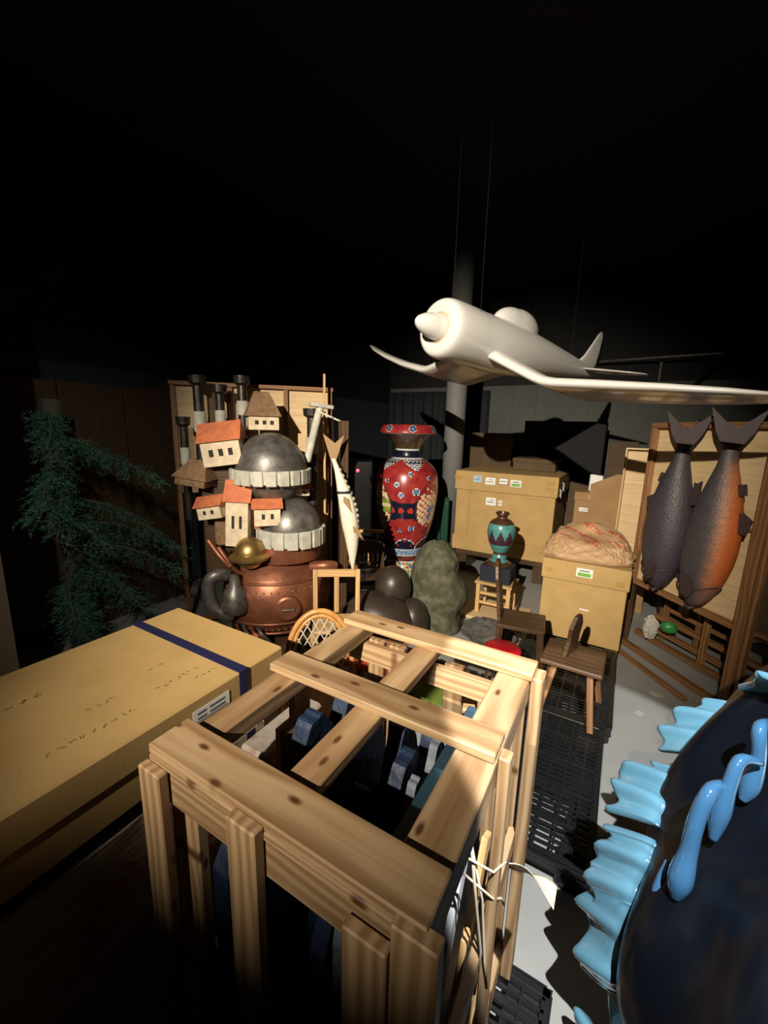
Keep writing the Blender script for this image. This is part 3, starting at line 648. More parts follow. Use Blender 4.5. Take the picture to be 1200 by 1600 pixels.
# ================================================================== turquoise vase on a navy block and stool
st = thing('wooden_stool', 'square pale wooden stool carrying the navy block', 'stool', (-1.0, 4.15, 0.035))
plank(st, 'stool_top', (-0.19, 0.19), (-0.16, 0.16), (0.315, 0.34), palewood)
for sx in (-1, 1):
    for sy in (-1, 1): plank(st, 'leg', (sx*0.155-0.02, sx*0.155+0.02), (sy*0.13-0.018, sy*0.13+0.018), (0, 0.315), palewood)
for sy in (-1, 1):
    for z in (0.10, 0.20): plank(st, 'stretcher', (-0.135, 0.135), (sy*0.13-0.01, sy*0.13+0.01), (z, z+0.028), palewood)
for sx in (-1, 1): plank(st, 'stretcher', (sx*0.155-0.01, sx*0.155+0.01), (-0.112, 0.112), (0.13, 0.158), palewood)
tag(MB().box((0, 0, 0.0165), (0.62, 0.5, 0.033)).build('plywood_base', ply, None, (-0.98, 4.13, 0.0), bevel=0.002), 'thin plywood board on the floor under the pale stool', 'board')
tag(MB().box((0, 0, 0.083), (0.31, 0.25, 0.165)).build('navy_block', navybox, None, (-1.0, 4.15, 0.3765), bevel=0.006), 'dark navy display block under the turquoise vase', 'block')
tv = thing('turquoise_vase', 'small turquoise and plum glazed vase with bronze foot on the navy block', 'vase', (-1.0, 4.15, 0.542))
tctrl = [(0.125, 0.0), (0.128, 0.02), (0.10, 0.04), (0.075, 0.06), (0.072, 0.09), (0.062, 0.12), (0.065, 0.14), (0.10, 0.20), (0.128, 0.28), (0.138, 0.35), (0.128, 0.42), (0.10, 0.465), (0.065, 0.485), (0.05, 0.50), (0.052, 0.52), (0.068, 0.535), (0.066, 0.55), (0.05, 0.555), (0.04, 0.52)]
def tpat(th, z, i):
    if z < 0.045 or 0.115 < z < 0.145: return 2
    if z < 0.1: return 0
    if z > 0.44: return 2
    if 0.225 < z < 0.24: return 1
    k = abs(((th+.3) % (2*pi/9))/(2*pi/9)-.5)*2
    top = 0.385-0.11*k
    if 0.24 <= z < top: return 1 if z < top-0.012 else 2
    return 0
TM = [glaze('turquoise', (0.05, 0.20, 0.21), (0.09, 0.30, 0.30), 14), glaze('plum', (0.055, 0.02, 0.032)), mat('bronze_glaze', (0.14, 0.075, 0.045), 0.3, metal=0.6)]
MB().lathe(spl(tctrl, 8), 90, matf=tpat).build('vase_body', TM, tv, smooth=True)

# ================================================================== mossy stone, dark sculpture, rock
ms = thing('mossy_stone', 'big moss covered standing stone with ledges, in front of the red vase', 'stone', (-1.42, 3.50, 0.0))
def rad(zv, d):
    right = max(0.0, d.x*0.87+d.y*0.5-0.0)          # side towards the stool
    base = 0.20+0.055*sin(zv*3.6+0.3)
    if zv > 0.62: base *= sqrt(max(0.0, 1-((zv-0.62)/0.27)**2))*1.0
    led = 0.035*sin(zv*17+0.8)*right*(1 if zv < 0.75 else 0.2)+0.05*right*exp(-((zv-0.30)/0.12)**2)
    return base+led+0.010*wob(d.x*5, d.y*5, zv*14)
mb = MB(); NZ = 46
def stf(u, v):
    a = u*2*pi; zv = 0.886*v; d = Vector((cos(a), sin(a), 0)); r_ = rad(zv, d)
    return (d.x*r_*1.0, d.y*r_*0.9, zv)
mb.grid(stf, 56, NZ).build('stone_body', moss, ms, smooth=True)
ds = thing('bronze_bundle', 'dark smooth rounded bronze sculpture lying beside the mossy stone', 'sculpture', (-1.73, 2.97, 0.0), radians(30))
MB().ell((0.12, 0.18, 0.46), (0.17, 0.17, 0.20), 28, 18).build('round_head', glazed, ds, smooth=True)
MB().ell((-0.03, 0.0, 0.22), (0.36, 0.24, 0.24), 32, 18, fn=lambda d: 1+0.06*sin(3*d.x+2*d.z)).build('round_body', glazed, ds, smooth=True)
MB().ell((0.30, 0.05, 0.20), (0.15, 0.17, 0.20), 24, 16).build('round_shoulder', glazed, ds, smooth=True)
rk = MB().ell((0, 0, 0.09), (0.24, 0.15, 0.12), 20, 12, fn=lambda d: 1+0.18*wob(d.x*4, d.y*5, d.z*4)).build('loose_rock', rockm, None, (-0.89, 3.52, 0.0))
tag(rk, 'flat grey rock on the floor right of the mossy stone', 'rock')

# ================================================================== chairs
ch = thing('dark_chair', 'dark wooden chair with solid tapered back beside the labelled carton', 'chair', (-0.53, 3.06, 0.122), radians(8))
plank(ch, 'seat', (-0.17, 0.17), (-0.16, 0.16), (0.35, 0.38), darkwood, 0.008)
bk = [(-0.11, 0.38), (0.11, 0.38), (0.085, 0.60), (0.10, 0.70), (0.075, 0.79), (0.03, 0.83), (-0.03, 0.83), (-0.075, 0.79), (-0.10, 0.70), (-0.085, 0.60)]
MB().prism([(x, z-0.38) for x, z in bk], 0.026, Matrix(((0, 0, 1, 0), (1, 0, 0, 0), (0, 1, 0, 0), (0, 0, 0, 1)))).build('backrest', darkwood, ch, (-0.155, 0, 0.38), (0, radians(-7), 0), bevel=0.004)
for sx in (-1, 1):
    for sy in (-1, 1): bar(ch, 'leg', (sx*0.14, sy*0.13, 0.35), (sx*0.165, sy*0.155, 0.0), 0.035, 0.035, darkwood)
c2 = thing('splayed_chair', 'brown wooden chair with thin back and splayed legs standing on the pallet', 'chair', (-0.14, 2.74, 0.124), radians(-2))
plank(c2, 'seat', (-0.17, 0.19), (-0.17, 0.17), (0.335, 0.365), darkwood, 0.008)
MB().prism([(-0.10, 0), (0.10, 0), (0.075, 0.12), (0.085, 0.2), (0.035, 0.275), (-0.035, 0.275), (-0.085, 0.2), (-0.075, 0.12)], 0.025, Matrix(((0, 0, 1, 0), (1, 0, 0, 0), (0, 1, 0, 0), (0, 0, 0, 1)))).build('backrest', darkwood, c2, (-0.02, 0.02, 0.365), (0, radians(6), radians(-14)), bevel=0.004)
for (tx, ty, fx, fy, m_) in ((-0.08, -0.10, -0.14, -0.19, brownwood), (0.12, -0.11, 0.165, -0.20, brownwood), (-0.1, 0.10, -0.17, 0.17, brownwood), (0.13, 0.10, 0.18, 0.17, brownwood)):
    bar(c2, 'leg', (tx, ty, 0.335), (fx, fy, 0.0), 0.045, 0.035, m_, (1, 0, 0))
# red round stool
rs = thing('red_stool', 'round stool with a bright red seat behind the crate corner', 'stool', (-0.575, 2.70, 0.12))
MB().lathe([(0.0, 0.275), (0.115, 0.275), (0.125, 0.285), (0.125, 0.30), (0.11, 0.31), (0, 0.312)], 36).build('seat', redplastic, rs, smooth=True)
for k in range(4): bar(rs, 'leg', (0.08*cos(k*pi/2+.7), 0.08*sin(k*pi/2+.7), 0.276), (0.115*cos(k*pi/2+.7), 0.115*sin(k*pi/2+.7), 0), 0.02, 0.02, darkwood)
# rattan chair
ra = thing('rattan_chair', 'honey rattan chair with round lattice back between carton and crate', 'chair', (-1.30, 1.60, 0.0), radians(38))
MB().lathe([(0.0, 0.385), (0.06, 0.392), (0.12, 0.388), (0.18, 0.394), (0.205, 0.385), (0.20, 0.36), (0, 0.36)], 40).build('seat', mat('woven_cane', (0.46, 0.25, 0.07), 0.5, c2=(0.26, 0.12, 0.03), scale=60, bump=1.0, bscale=90, lo=.4, hi=.6), ra, smooth=True)
MB().tube([(0.205*cos(t), 0.205*sin(t), 0.38) for t in [2*pi*k/40 for k in range(40)]], 0.016, 8, closed=True).build('seat_ring', rattan, ra, smooth=True)
def arch(r_, zc, hh): return [(r_*cos(t), 0.215+0.05*sin(t), zc+hh*sin(t)) for t in [pi*k/24 for k in range(25)]]
MB().tube([(0.19, 0.16, 0.0), (0.19, 0.19, 0.4)]+arch(0.19, 0.55, 0.27)+[(-0.19, 0.19, 0.4), (-0.19, 0.16, 0.0)], 0.017, 8).build('back_arch', rattan, ra, smooth=True)
MB().tube(arch(0.165, 0.54, 0.25), 0.012, 8).build('inner_arch', rattan, ra, smooth=True)
lat = MB()
for k in range(-5, 6):
    for s in (-1, 1):
        pts = []
        for i in range(30):
            z = 0.42+0.37*i/29; x = k*0.05+s*(z-0.6)*0.55
            inside = (x/0.16)**2+(max(z-0.54, 0)/0.25)**2 < 1
            if inside: pts.append((x, 0.235+0.03*(z-.5), z))
        if len(pts) > 2: lat.tube(pts, 0.0045, 5)
o = lat.build('back_lattice', twine, ra, smooth=True); o['kind'] = 'stuff'
for (x, y) in ((0.16, -0.13), (-0.16, -0.13)): MB().tube([(x, y, 0), (x*.95, y, 0.37)], 0.016, 8).build('leg', rattan, ra, smooth=True)
# pale frame chair
def frame_chair(name, label, loc, rz, m, w_=0.34, h=0.75, sh=0.42, cush=None):
    c = thing(name, label, 'chair', loc, rz)
    for sx in (-1, 1):
        plank(c, 'rear_post', (sx*w_/2-0.018, sx*w_/2+0.018), (w_/2-0.03, w_/2), (0, h), m)
        plank(c, 'front_leg', (sx*w_/2-0.018, sx*w_/2+0.018), (-w_/2, -w_/2+0.03), (0, sh), m)
        plank(c, 'side_rail', (sx*w_/2-0.012, sx*w_/2+0.012), (-w_/2+0.031, w_/2-0.031), (sh-0.06, sh-0.005), m)
    plank(c, 'top_rail', (-w_/2+0.019, w_/2-0.019), (w_/2-0.028, w_/2-0.002), (h-0.06, h), m)
    plank(c, 'back_slat', (-0.02, 0.02), (w_/2-0.024, w_/2-0.008), (sh+0.031, h-0.061), m)
    plank(c, 'seat', (-w_/2, w_/2), (-w_/2, w_/2-0.032), (sh, sh+0.03), cush or m, 0.008)
    return c
frame_chair('frame_chair', 'pale wooden open back chair right of the boiler sculpture', (-1.80, 2.42, 0.0), radians(35), palewood, h=0.78, sh=0.38)
frame_chair('cushioned_chair', 'wooden chair with an orange red seat behind the far crate posts', (-1.29, 2.14, 0.0), radians(6), brownwood, h=0.46, sh=0.40, cush=redcloth)
frame_chair('cushioned_chair', 'low chair with an olive green seat behind the far crate posts', (-0.86, 2.10, 0.0), radians(-5), darkwood, h=0.46, sh=0.38, cush=greencloth)
frame_chair('small_chair', 'small pale wooden chair seen through the right far bay of the crate', (-0.50, 1.92, 0.125), radians(200), palewood, w_=0.22, h=0.54, sh=0.36)
# ornate dark chair
oc = thing('carved_chair', 'dark carved chair back with pale spindles left of the mossy stone', 'chair', (-2.12, 3.38, 0.0), radians(45))
plank(oc, 'seat', (-0.2, 0.2), (-0.2, 0.17), (0.40, 0.44), darkwood, 0.01)
for sx in (-1, 1):
    plank(oc, 'rear_post', (sx*0.2-0.02, sx*0.2+0.02), (0.171, 0.21), (0, 0.68), darkwood)
    plank(oc, 'front_leg', (sx*0.17-0.02, sx*0.17+0.02), (-0.19, -0.15), (0, 0.40), darkwood)
MB().prism([(-0.22, 0)]+[(-0.22+0.44*k/16, 0.09+0.05*sin(pi*k/16)+0.012*sin(k*2.2)) for k in range(17)]+[(0.22, 0)], 0.035, Matrix.Rotation(pi/2, 4, 'X')).build('crest_rail', darkwood, oc, (0, 0.19, 0.61))
plank(oc, 'lower_rail', (-0.178, 0.178), (0.175, 0.205), (0.47, 0.50), darkwood)
for k in range(7): MB().lathe([(0.006, 0), (0.012, 0.03), (0.007, 0.055), (0.012, 0.08), (0.006, 0.108)], 10).build('spindle', palewood, oc, (-0.15+0.05*k, 0.19, 0.501), smooth=True)
ea = thing('folding_frame', 'dark folding frame with pale top bar left of the red vase', 'frame', (-2.38, 3.75, 0.0), radians(30))
for sx in (-1, 1):
    bar(ea, 'leg', (sx*0.16, -0.12, 0), (sx*0.16, 0.02, 0.76), 0.025, 0.02, darkwood); bar(ea, 'brace', (sx*0.135, 0.14, 0), (sx*0.135, 0.0, 0.755), 0.022, 0.02, palewood)
plank(ea, 'top_bar', (-0.2, 0.2), (-0.02, 0.03), (0.762, 0.79), palewood)

# ================================================================== fish panel and its frame
PD = Vector((0.665, -0.747, 0)); fpang = atan2(PD.y, PD.x)
fp = thing('display_panel', 'pale plywood panel in a brown timber frame carrying two hanging fish', 'panel', (0.82, 3.47, 0.0), fpang)
# local x runs to the near post, -y faces the room
L = 0.965
MB().box((-L/2-0.02, 0.055, 1.30), (L-0.02, 0.014, 1.36)).build('plywood_sheet', ply, fp)
plank(fp, 'near_post', (-0.035, 0.035), (-0.03, 0.035), (0.0, 2.3), brownwood)
plank(fp, 'near_post_strip', (0.037, 0.062), (-0.01, 0.035), (0.0, 2.3), brownwood)
plank(fp, 'far_post', (-L-0.02, -L+0.025), (0.0, 0.046), (0.59, 2.0), brownwood)
plank(fp, 'frame_rail', (-L+0.026, -0.036), (0.0, 0.046), (0.59, 0.635), brownwood)
plank(fp, 'frame_rail', (-L-0.02, -0.036), (-0.005, 0.046), (1.955, 2.0), brownwood)
plank(fp, 'frame_rail', (-L+0.026, -0.036), (0.015, 0.046), (1.28, 1.30), brownwood)
plank(fp, 'middle_batten', (-0.30, -0.265), (0.016, 0.046), (1.302, 1.953), brownwood)
plank(fp, 'base_beam', (-L-0.06, -0.036), (-0.03, 0.015), (0.0, 0.05), brownwood)
bar(fp, 'base_beam', (-L-0.05, -0.16, 0.02), (-0.12, -0.20, 0.02), 0.04, 0.03, brownwood)
plank(fp, 'rear_post', (-L-0.06, -L-0.02), (0.05, 0.09), (0.0, 1.99), darkwood)
# shelf to the right of the near post
plank(fp, 'side_shelf', (0.05, 0.75), (0.05, 0.5), (0.60, 0.625), brownwood)
plank(fp, 'side_post', (0.715, 0.75), (0.46, 0.5), (0.0, 0.60), brownwood)
MB().box((0.42, 0.52, 1.30), (0.80, 0.014, 1.40)).build('plywood_sheet', ply, fp)
plank(fp, 'top_rail', (-0.03, 0.85), (0.036, 0.075), (1.93, 1.975), brownwood)
# timber store below and behind
tb = thing('timber_stack', 'stack of brown timber frames on the floor below the fish panel', 'timber', (0.62, 4.15, 0.0), fpang)
for k, (x0, x1, y, z) in enumerate(((-0.42, 0.75, -0.06, 0.05), (-0.42, 0.7, 0.03, 0.11), (-0.3, 0.8, 0.15, 0.05), (-0.4, 0.8, 0.27, 0.12), (-0.4, 0.75, 0.12, 0.20))): bar(tb, 'beam', (x0, y, z), (x1, y+0.05, z), 0.05, 0.04, brownwood)
for (x, y, h) in ((-0.30, 0.12, 0.50), (-0.02, 0.18, 0.42), (0.20, -0.02, 0.55), (0.34, 0.2, 0.40), (0.62, 0.1, 0.5)): plank(tb, 'upright', (x-0.022, x+0.022), (y-0.02, y+0.02), (0.0, h), brownwood)
for (x0, x1, y, z) in ((-0.3, 0.35, 0.16, 0.30), (-0.05, 0.6, 0.2, 0.40), (-0.35, 0.0, 0.1, 0.46)): bar(tb, 'cross_piece', (x0, y, z), (x1, y, z), 0.04, 0.035, brownwood)
plank(tb, 'panel_piece', (-0.28, -0.17), (0.22, 0.235), (0.25, 0.5), ply)
gb = MB().ell((0, 0, 0.05), (0.06, 0.04, 0.05), 16, 10, fn=lambda d: 1+.2*wob(d.x*5, d.y*5, d.z*5)).build('green_bundle', mat('green_plastic', (0.03, 0.22, 0.05), 0.35), None, (0.50, 4.08, 0.232), smooth=True)
tag(gb, 'crumpled green plastic bundle resting on the timber stack', 'bundle')
pbg = MB().ell((0, 0, 0.09), (0.06, 0.05, 0.10), 16, 10, fn=lambda d: 1+.25*wob(d.x*7, d.y*7, d.z*7)).build('plastic_bag', mat('clear_bag', (0.45, 0.44, 0.40), 0.15), None, (0.38, 4.17, 0.12), smooth=False)
tag(pbg, 'crumpled clear plastic bag among the timbers below the fish panel', 'bag')
# white fringed thing and wrapped parcel on the side shelf
wfm = Matrix.Translation((0.82, 3.47, 0)) @ Matrix.Rotation(fpang, 4, 'Z')
wf = thing('fringed_roll', 'white fringed roll on the shelf at the right edge', 'roll', wfm @ Vector((0.33, 0.25, 0.626)), fpang)
MB().ell((0, 0, 0.11), (0.22, 0.11, 0.11), 24, 12).build('roll_core', fur, wf, smooth=True)
fr_ = MB()
for k in range(420):
    a = random.uniform(0, 2*pi); x = random.uniform(-.2, .2); r_ = 0.11*sqrt(max(0.05, 1-(x/.23)**2)); z = 0.11+r_*sin(a); y = r_*cos(a)
    if z < 0.03: continue
    d = Vector((random.uniform(-.3, .3), cos(a), sin(a)-1.2)).normalized()*0.045
    p = Vector((x, y, z)); s_ = Vector((0.004, 0, 0)); q = p+d
    if q.z < 0.003: q.z = 0.003
    fr_.add([p-s_, p+s_, q], [(0, 1, 2)])
o = fr_.build('fringe', fur, wf); o['kind'] = 'stuff'
kp2 = thing('printed_parcel', 'pink kraft parcel with red print above the white fringed roll', 'parcel', wfm @ Vector((0.36, 0.28, 0.862)), fpang)
MB().ell((0, 0, 0.14), (0.18, 0.12, 0.14), 20, 12, fn=lambda d: 1+0.1*wob(d.x*6, d.y*6, d.z*6)).build('paper_wrap', kraft, kp2)
for (x, z) in ((-0.05, 0.17), (0.02, 0.10)):
    MB().add(*NIT, M=frame((x, -0.128, z), 0, pi/2) @ Euler((0, 0, .8)).to_matrix().to_4x4()).build('red_print', redink, kp2)

# ------------------------------------------------------------------ fish
def fish(name, label, M, Lg, hw, th, colfn, m, finm, lean, flip=1, grp=None):
    t = thing(name, label, 'fish', M=M, group=grp)
    prof = [(0.0, .10), (.02, .26), (.06, .46), (.12, .66), (.2, .84), (.3, .97), (.42, 1.0), (.55, .93), (.68, .76), (.8, .52), (.9, .33), (1.0, .27)]
    pp = spl(prof, 5)
    def f(u, v):
        k = min(int(v*(len(pp)-1)), len(pp)-1); s_, w_ = pp[k]; a = 2*pi*u
        cx = lean*sin(pi*s_)*0.6
        return (cx+hw*w_*cos(a), th*w_**0.8*sin(a), s_*Lg)
    mb_ = MB().grid(f, 40, len(pp)-1)
    n = len(mb_.v); mb_.f.append(tuple(range(40))); mb_.m.append(0)
    mb_.build('fish_body', m, t, smooth=True, colfn=lambda c: colfn(c.x-lean*sin(pi*min(max(c.z/Lg, 0), 1))*.6, c.y, c.z/Lg, hw))
    def fin(nm, poly, loc, rot):
        MB().prism(poly, 0.010, Matrix.Rotation(pi/2, 4, 'X')).build(nm, finm, t, loc, rot)
    fin('tail_fin', [(-0.045, 0), (-0.10, .10), (-0.15, .26), (-0.06, .17), (0, .13), (0.06, .17), (0.15, .26), (0.10, .10), (0.045, 0)], (0, 0, Lg-0.02), (0, 0, 0.5))
    fin('dorsal_fin', [(0, 0), (-0.09, .02), (-0.10, .06), (-0.02, .16), (0, .17)], (-flip*(-hw*.85), 0, Lg*.62), (0, 0, pi if flip > 0 else 0))
    fin('pelvic_fin', [(0, 0), (-0.08, .0), (-0.10, .10), (-0.03, .14), (0, .12)], (-flip*hw*.88, 0, Lg*.52), (0, 0, 0 if flip > 0 else pi))
    for sy in (-1, 1): fin('pectoral_fin', [(0, 0), (0.05, -.02), (0.07, -.14), (0.02, -.19), (-0.03, -.15), (-0.03, -.04)], (flip*hw*.15, sy*th*.86, Lg*.23), (0, 0.25*flip, 0))
    fin('anal_fin', [(0, 0), (-0.07, .02), (-0.09, -.05), (-0.02, -.08)], (-flip*hw*.5, 0, Lg*.78), (0, 0, 0 if flip > 0 else pi))
    for sy in (-1, 1): MB().ell((flip*0.012, sy*th*.52, Lg*.075), (0.015, 0.008, 0.015), 14, 8).build('eye', blackpaint, t, smooth=True)
    MB().tube([(-hw*.24, -th*.12, Lg*.012), (-hw*.12, -th*.30, -0.004), (hw*.05, -th*.34, -0.008), (hw*.2, -th*.15, 0.004)], 0.010, 8).build('lip', finm, t, smooth=True)
    MB().tube([(0.80*hw*cos(a)+lean*.28, th*.84*sin(a)-0.004, Lg*(.155+.02*cos(2*a))) for a in [pi+pi*k/16 for k in range(17)]], 0.006, 6).build('gill_edge', finm, t, smooth=True)
    return t
dkfish = vcol('dark_fish_skin', 0.5, voro=0.28, bscale=95, noise=.3)
finmat = mat('dark_fin', (0.05, 0.033, 0.036), 0.5, c2=(0.035, 0.022, 0.028), scale=30)
def c_dark(x, y, s_, hw): return (0.045, 0.04, 0.05)
def c_org(x, y, s_, hw):
    q_ = 0.76*x+0.65*y; k = 1/(1+exp(-(q_-0.012+0.012*wob(s_*40, y*30))/0.014)); e = 1/(1+exp((s_-.90)/.02)); h_ = 1/(1+exp(-(s_-.16)/.012))
    og = Vector((0.46, 0.105, 0.022)).lerp(Vector((0.40, 0.16, 0.07)), 1/(1+exp((q_-.06)/.015))); hd_ = Vector((0.22, 0.11, 0.07))
    c = Vector((0.05, 0.048, 0.055)).lerp(hd_.lerp(og, h_), k*e); return tuple(c)
def pm(x, y, z): return wfm @ Matrix.Translation((x, y, z))
fish('hanging_fish', 'dark blue grey carp hanging head down at the left of the panel', pm(-0.58, -0.12, 0.70) @ Matrix.Rotation(radians(2), 4, 'Y'), 1.14, 0.165, 0.14, c_dark, dkfish, finmat, -0.02, 1, 'large fish hung on the panel')
fish('hanging_fish', 'orange bellied carp hanging head down at the right of the panel', pm(-0.25, -0.13, 0.69) @ Matrix.Rotation(radians(3), 4, 'Y'), 1.16, 0.165, 0.14, c_org, dkfish, finmat, 0.03, -1, 'large fish hung on the panel')
for x in (-0.58, -0.2):
    MB().tube([(x, -0.10, 1.84), (x+0.02, -0.02, 2.008), (x, 0.02, 2.012)], 0.006, 6).build('hanging_cord', darkmetal, fp)

# ================================================================== glossy blue wave sculpture, right foreground
wvr = thing('wave_sculpture', 'glossy dark blue wave sculpture with pale blue frilled fins, right foreground', 'sculpture', (0.55, 1.15, 0.0))
wo = Vector((0.55, 1.15, 0.0))
lev = [(0.0, .62, 1.15, .30, .34), (0.15, .60, 1.14, .36, .42), (0.35, .58, 1.10, .40, .47), (0.55, .58, 1.10, .42, .48), (0.75, .60, 1.16, .42, .48), (0.92, .64, 1.28, .40, .46), (1.06, .70, 1.42, .36, .42), (1.18, .74, 1.50, .30, .36), (1.28, .76, 1.54, .20, .26), (1.33, .77, 1.55, .06, .1)]
ls = spl(lev, 5)
def wbody(u, v):
    k = min(int(v*(len(ls)-1)+1e-6), len(ls)-1); z, cx, cy, rx, ry = ls[k]; a = 2*pi*u
    rr = 1+0.045*sin(a*7+z*5)+0.03*sin(a*13-z*7)
    return (cx+rx*rr*cos(a)-wo.x, cy+ry*rr*sin(a)-wo.y, z)
MB().grid(wbody, 96, len(ls)-1).build('wave_body', glossnavy, wvr, smooth=True)
finv = vcol('gloss_blue_fin', 0.14, coat=1.0)
def bez(p, t):
    a, b, c = [Vector(q) for q in p]; return a*(1-t)**2+b*2*t*(1-t)+c*t*t
def wfin(base, tip, nspk, amp, nrm, dark=0.0, seed=0):
    nrm = Vector(nrm).normalized(); NU, NV = 56, 14; fac = []
    def f(u, v):
        sp = abs(sin(pi*nspk*u+seed)); B = bez(base, u); Tp = bez(tip, u)
        ln = v*(0.70+0.46*(1-sp)**1.3+0.06*sin(9*u+seed*7))
        p = B+(Tp-B)*ln+nrm*(amp*(v**0.75)*(1.0-1.7*sp)+0.2*amp*v*cos(4*pi*nspk*u+seed+2*v)+0.05*sin(pi*v)+0.02*v*v*sin(9*u+seed))
        fac.append(v); return tuple(p-wo)
    g = MB().grid(f, NU, NV)
    def cf(co): return (0,)*3
    o = g.build('fin', finv, wvr, smooth=True)
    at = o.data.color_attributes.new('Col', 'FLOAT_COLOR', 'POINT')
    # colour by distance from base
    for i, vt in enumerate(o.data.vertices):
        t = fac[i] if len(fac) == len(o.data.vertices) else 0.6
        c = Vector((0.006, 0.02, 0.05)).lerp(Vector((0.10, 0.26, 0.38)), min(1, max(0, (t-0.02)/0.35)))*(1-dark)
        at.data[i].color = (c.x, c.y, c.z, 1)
    sd = o.modifiers.new('solid', 'SOLIDIFY'); sd.thickness = 0.022; sd.offset = 0
    sb = o.modifiers.new('sub', 'SUBSURF'); sb.levels = 1; sb.render_levels = 1
    return o
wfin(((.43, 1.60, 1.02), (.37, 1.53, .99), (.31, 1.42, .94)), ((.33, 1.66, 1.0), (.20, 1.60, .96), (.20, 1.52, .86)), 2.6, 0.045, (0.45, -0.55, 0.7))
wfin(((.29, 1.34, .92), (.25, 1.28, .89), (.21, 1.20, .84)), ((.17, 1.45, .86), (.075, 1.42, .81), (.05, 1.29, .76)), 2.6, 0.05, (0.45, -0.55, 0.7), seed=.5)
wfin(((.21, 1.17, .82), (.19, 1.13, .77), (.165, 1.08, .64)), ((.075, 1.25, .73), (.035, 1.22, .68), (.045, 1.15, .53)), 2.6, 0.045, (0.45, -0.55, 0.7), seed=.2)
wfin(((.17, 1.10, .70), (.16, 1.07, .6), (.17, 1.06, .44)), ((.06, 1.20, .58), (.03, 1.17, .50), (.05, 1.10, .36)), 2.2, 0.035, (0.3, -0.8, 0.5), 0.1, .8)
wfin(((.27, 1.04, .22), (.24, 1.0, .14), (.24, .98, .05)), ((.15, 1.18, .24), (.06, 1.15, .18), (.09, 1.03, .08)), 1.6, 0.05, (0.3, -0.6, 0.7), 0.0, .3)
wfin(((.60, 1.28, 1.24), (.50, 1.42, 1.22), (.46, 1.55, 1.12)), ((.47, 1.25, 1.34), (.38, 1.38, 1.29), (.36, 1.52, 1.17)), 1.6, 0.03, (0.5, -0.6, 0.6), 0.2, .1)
ridge = mat('gloss_mid_blue', (0.035, 0.115, 0.24), 0.13, coat=1.0)
def rdg(pts, r_): MB().tube([Vector(p)-wo for p in spl(pts, 6)], spl([(q,) for q in r_], 6) and [q[0]*.85 for q in spl([(q, 0) for q in r_], 6)], 14).build('ridge', ridge, wvr, smooth=True)
rdg([(.295, 1.13, 1.10), (.262, 1.08, 1.10), (.245, 1.06, 1.03), (.24, 1.05, .95), (.232, 1.035, .88), (.228, 1.03, .83)], (.008, .018, .020, .022, .030, .014))
rdg([(.36, 1.16, 1.16), (.315, 1.13, 1.17), (.30, 1.11, 1.11), (.292, 1.10, 1.04), (.287, 1.09, .97)], (.008, .015, .018, .024, .010))
rdg([(.38, 1.25, 1.22), (.355, 1.20, 1.22), (.362, 1.19, 1.15), (.355, 1.18, 1.08), (.345, 1.17, 1.04)], (.008, .017, .018, .024, .010))
rdg([(.215, 1.09, .86), (.20, 1.06, .80), (.19, 1.04, .70), (.19, 1.03, .55), (.20, 1.02, .42)], (.008, .014, .014, .018, .008))
rdg([(.30, .98, .62), (.285, .96, .52), (.28, .95, .40), (.285, .95, .30)], (.008, .016, .024, .010))
wvr_plinth = MB().box((0.06, 0.02, 0.004), (0.5, 0.6, 0.008)).build('base_sheet', blackpaint, wvr)

# ================================================================== stacked boiler sculpture (plain stand-in) in its open crate
bs = thing('boiler_sculpture', 'tall stack of copper tank, domed iron pots and model houses in an open case', 'sculpture', (-2.53, 2.50, 0.0), radians(45))
MB().box((0.05, 0.05, 0.06), (0.9, 0.8, 0.12)).build('plinth', darkwood, bs, bevel=0.005)
tk = MB().ell((0.03, 0, 0.47), (0.46, 0.40, 0.40), 48, 28, fn=lambda d: 1-0.06*max(0, -d.z)).build('copper_tank', copper, bs, smooth=True)
for z in (0.22, 0.33, 0.66):
    rr = sqrt(1-((z-0.47)/0.40)**2)
    MB().tube([(0.03+0.462*rr*cos(t), 0.402*rr*sin(t), z) for t in [2*pi*k/60 for k in range(60)]], 0.012, 8, closed=True).build('band', copper, tk, smooth=True)
rv = MB()
for z in (0.27, 0.60):
    rr = sqrt(1-((z-0.47)/0.40)**2)
    for k in range(48): rv.ell((0.03+0.464*rr*cos(2*pi*k/48), 0.404*rr*sin(2*pi*k/48), z), (0.008, 0.008, 0.008), 8, 5)
o = rv.build('rivets', brass, tk, smooth=True); o['kind'] = 'stuff'
hp = MB().lathe([(0.0, 0.0), (0.10, 0.0), (0.10, 0.03), (0.085, 0.04), (0.0, 0.045)], 32, Matrix.Rotation(pi/2, 4, 'X')).build('hatch', copper, tk, (0.10, -0.375, 0.47), smooth=False)
MB().tube([(-0.05, -0.055, 0), (0.05, -0.055, 0)], 0.008, 8).build('hatch_handle', metal, tk, (0.10, -0.375, 0.47))
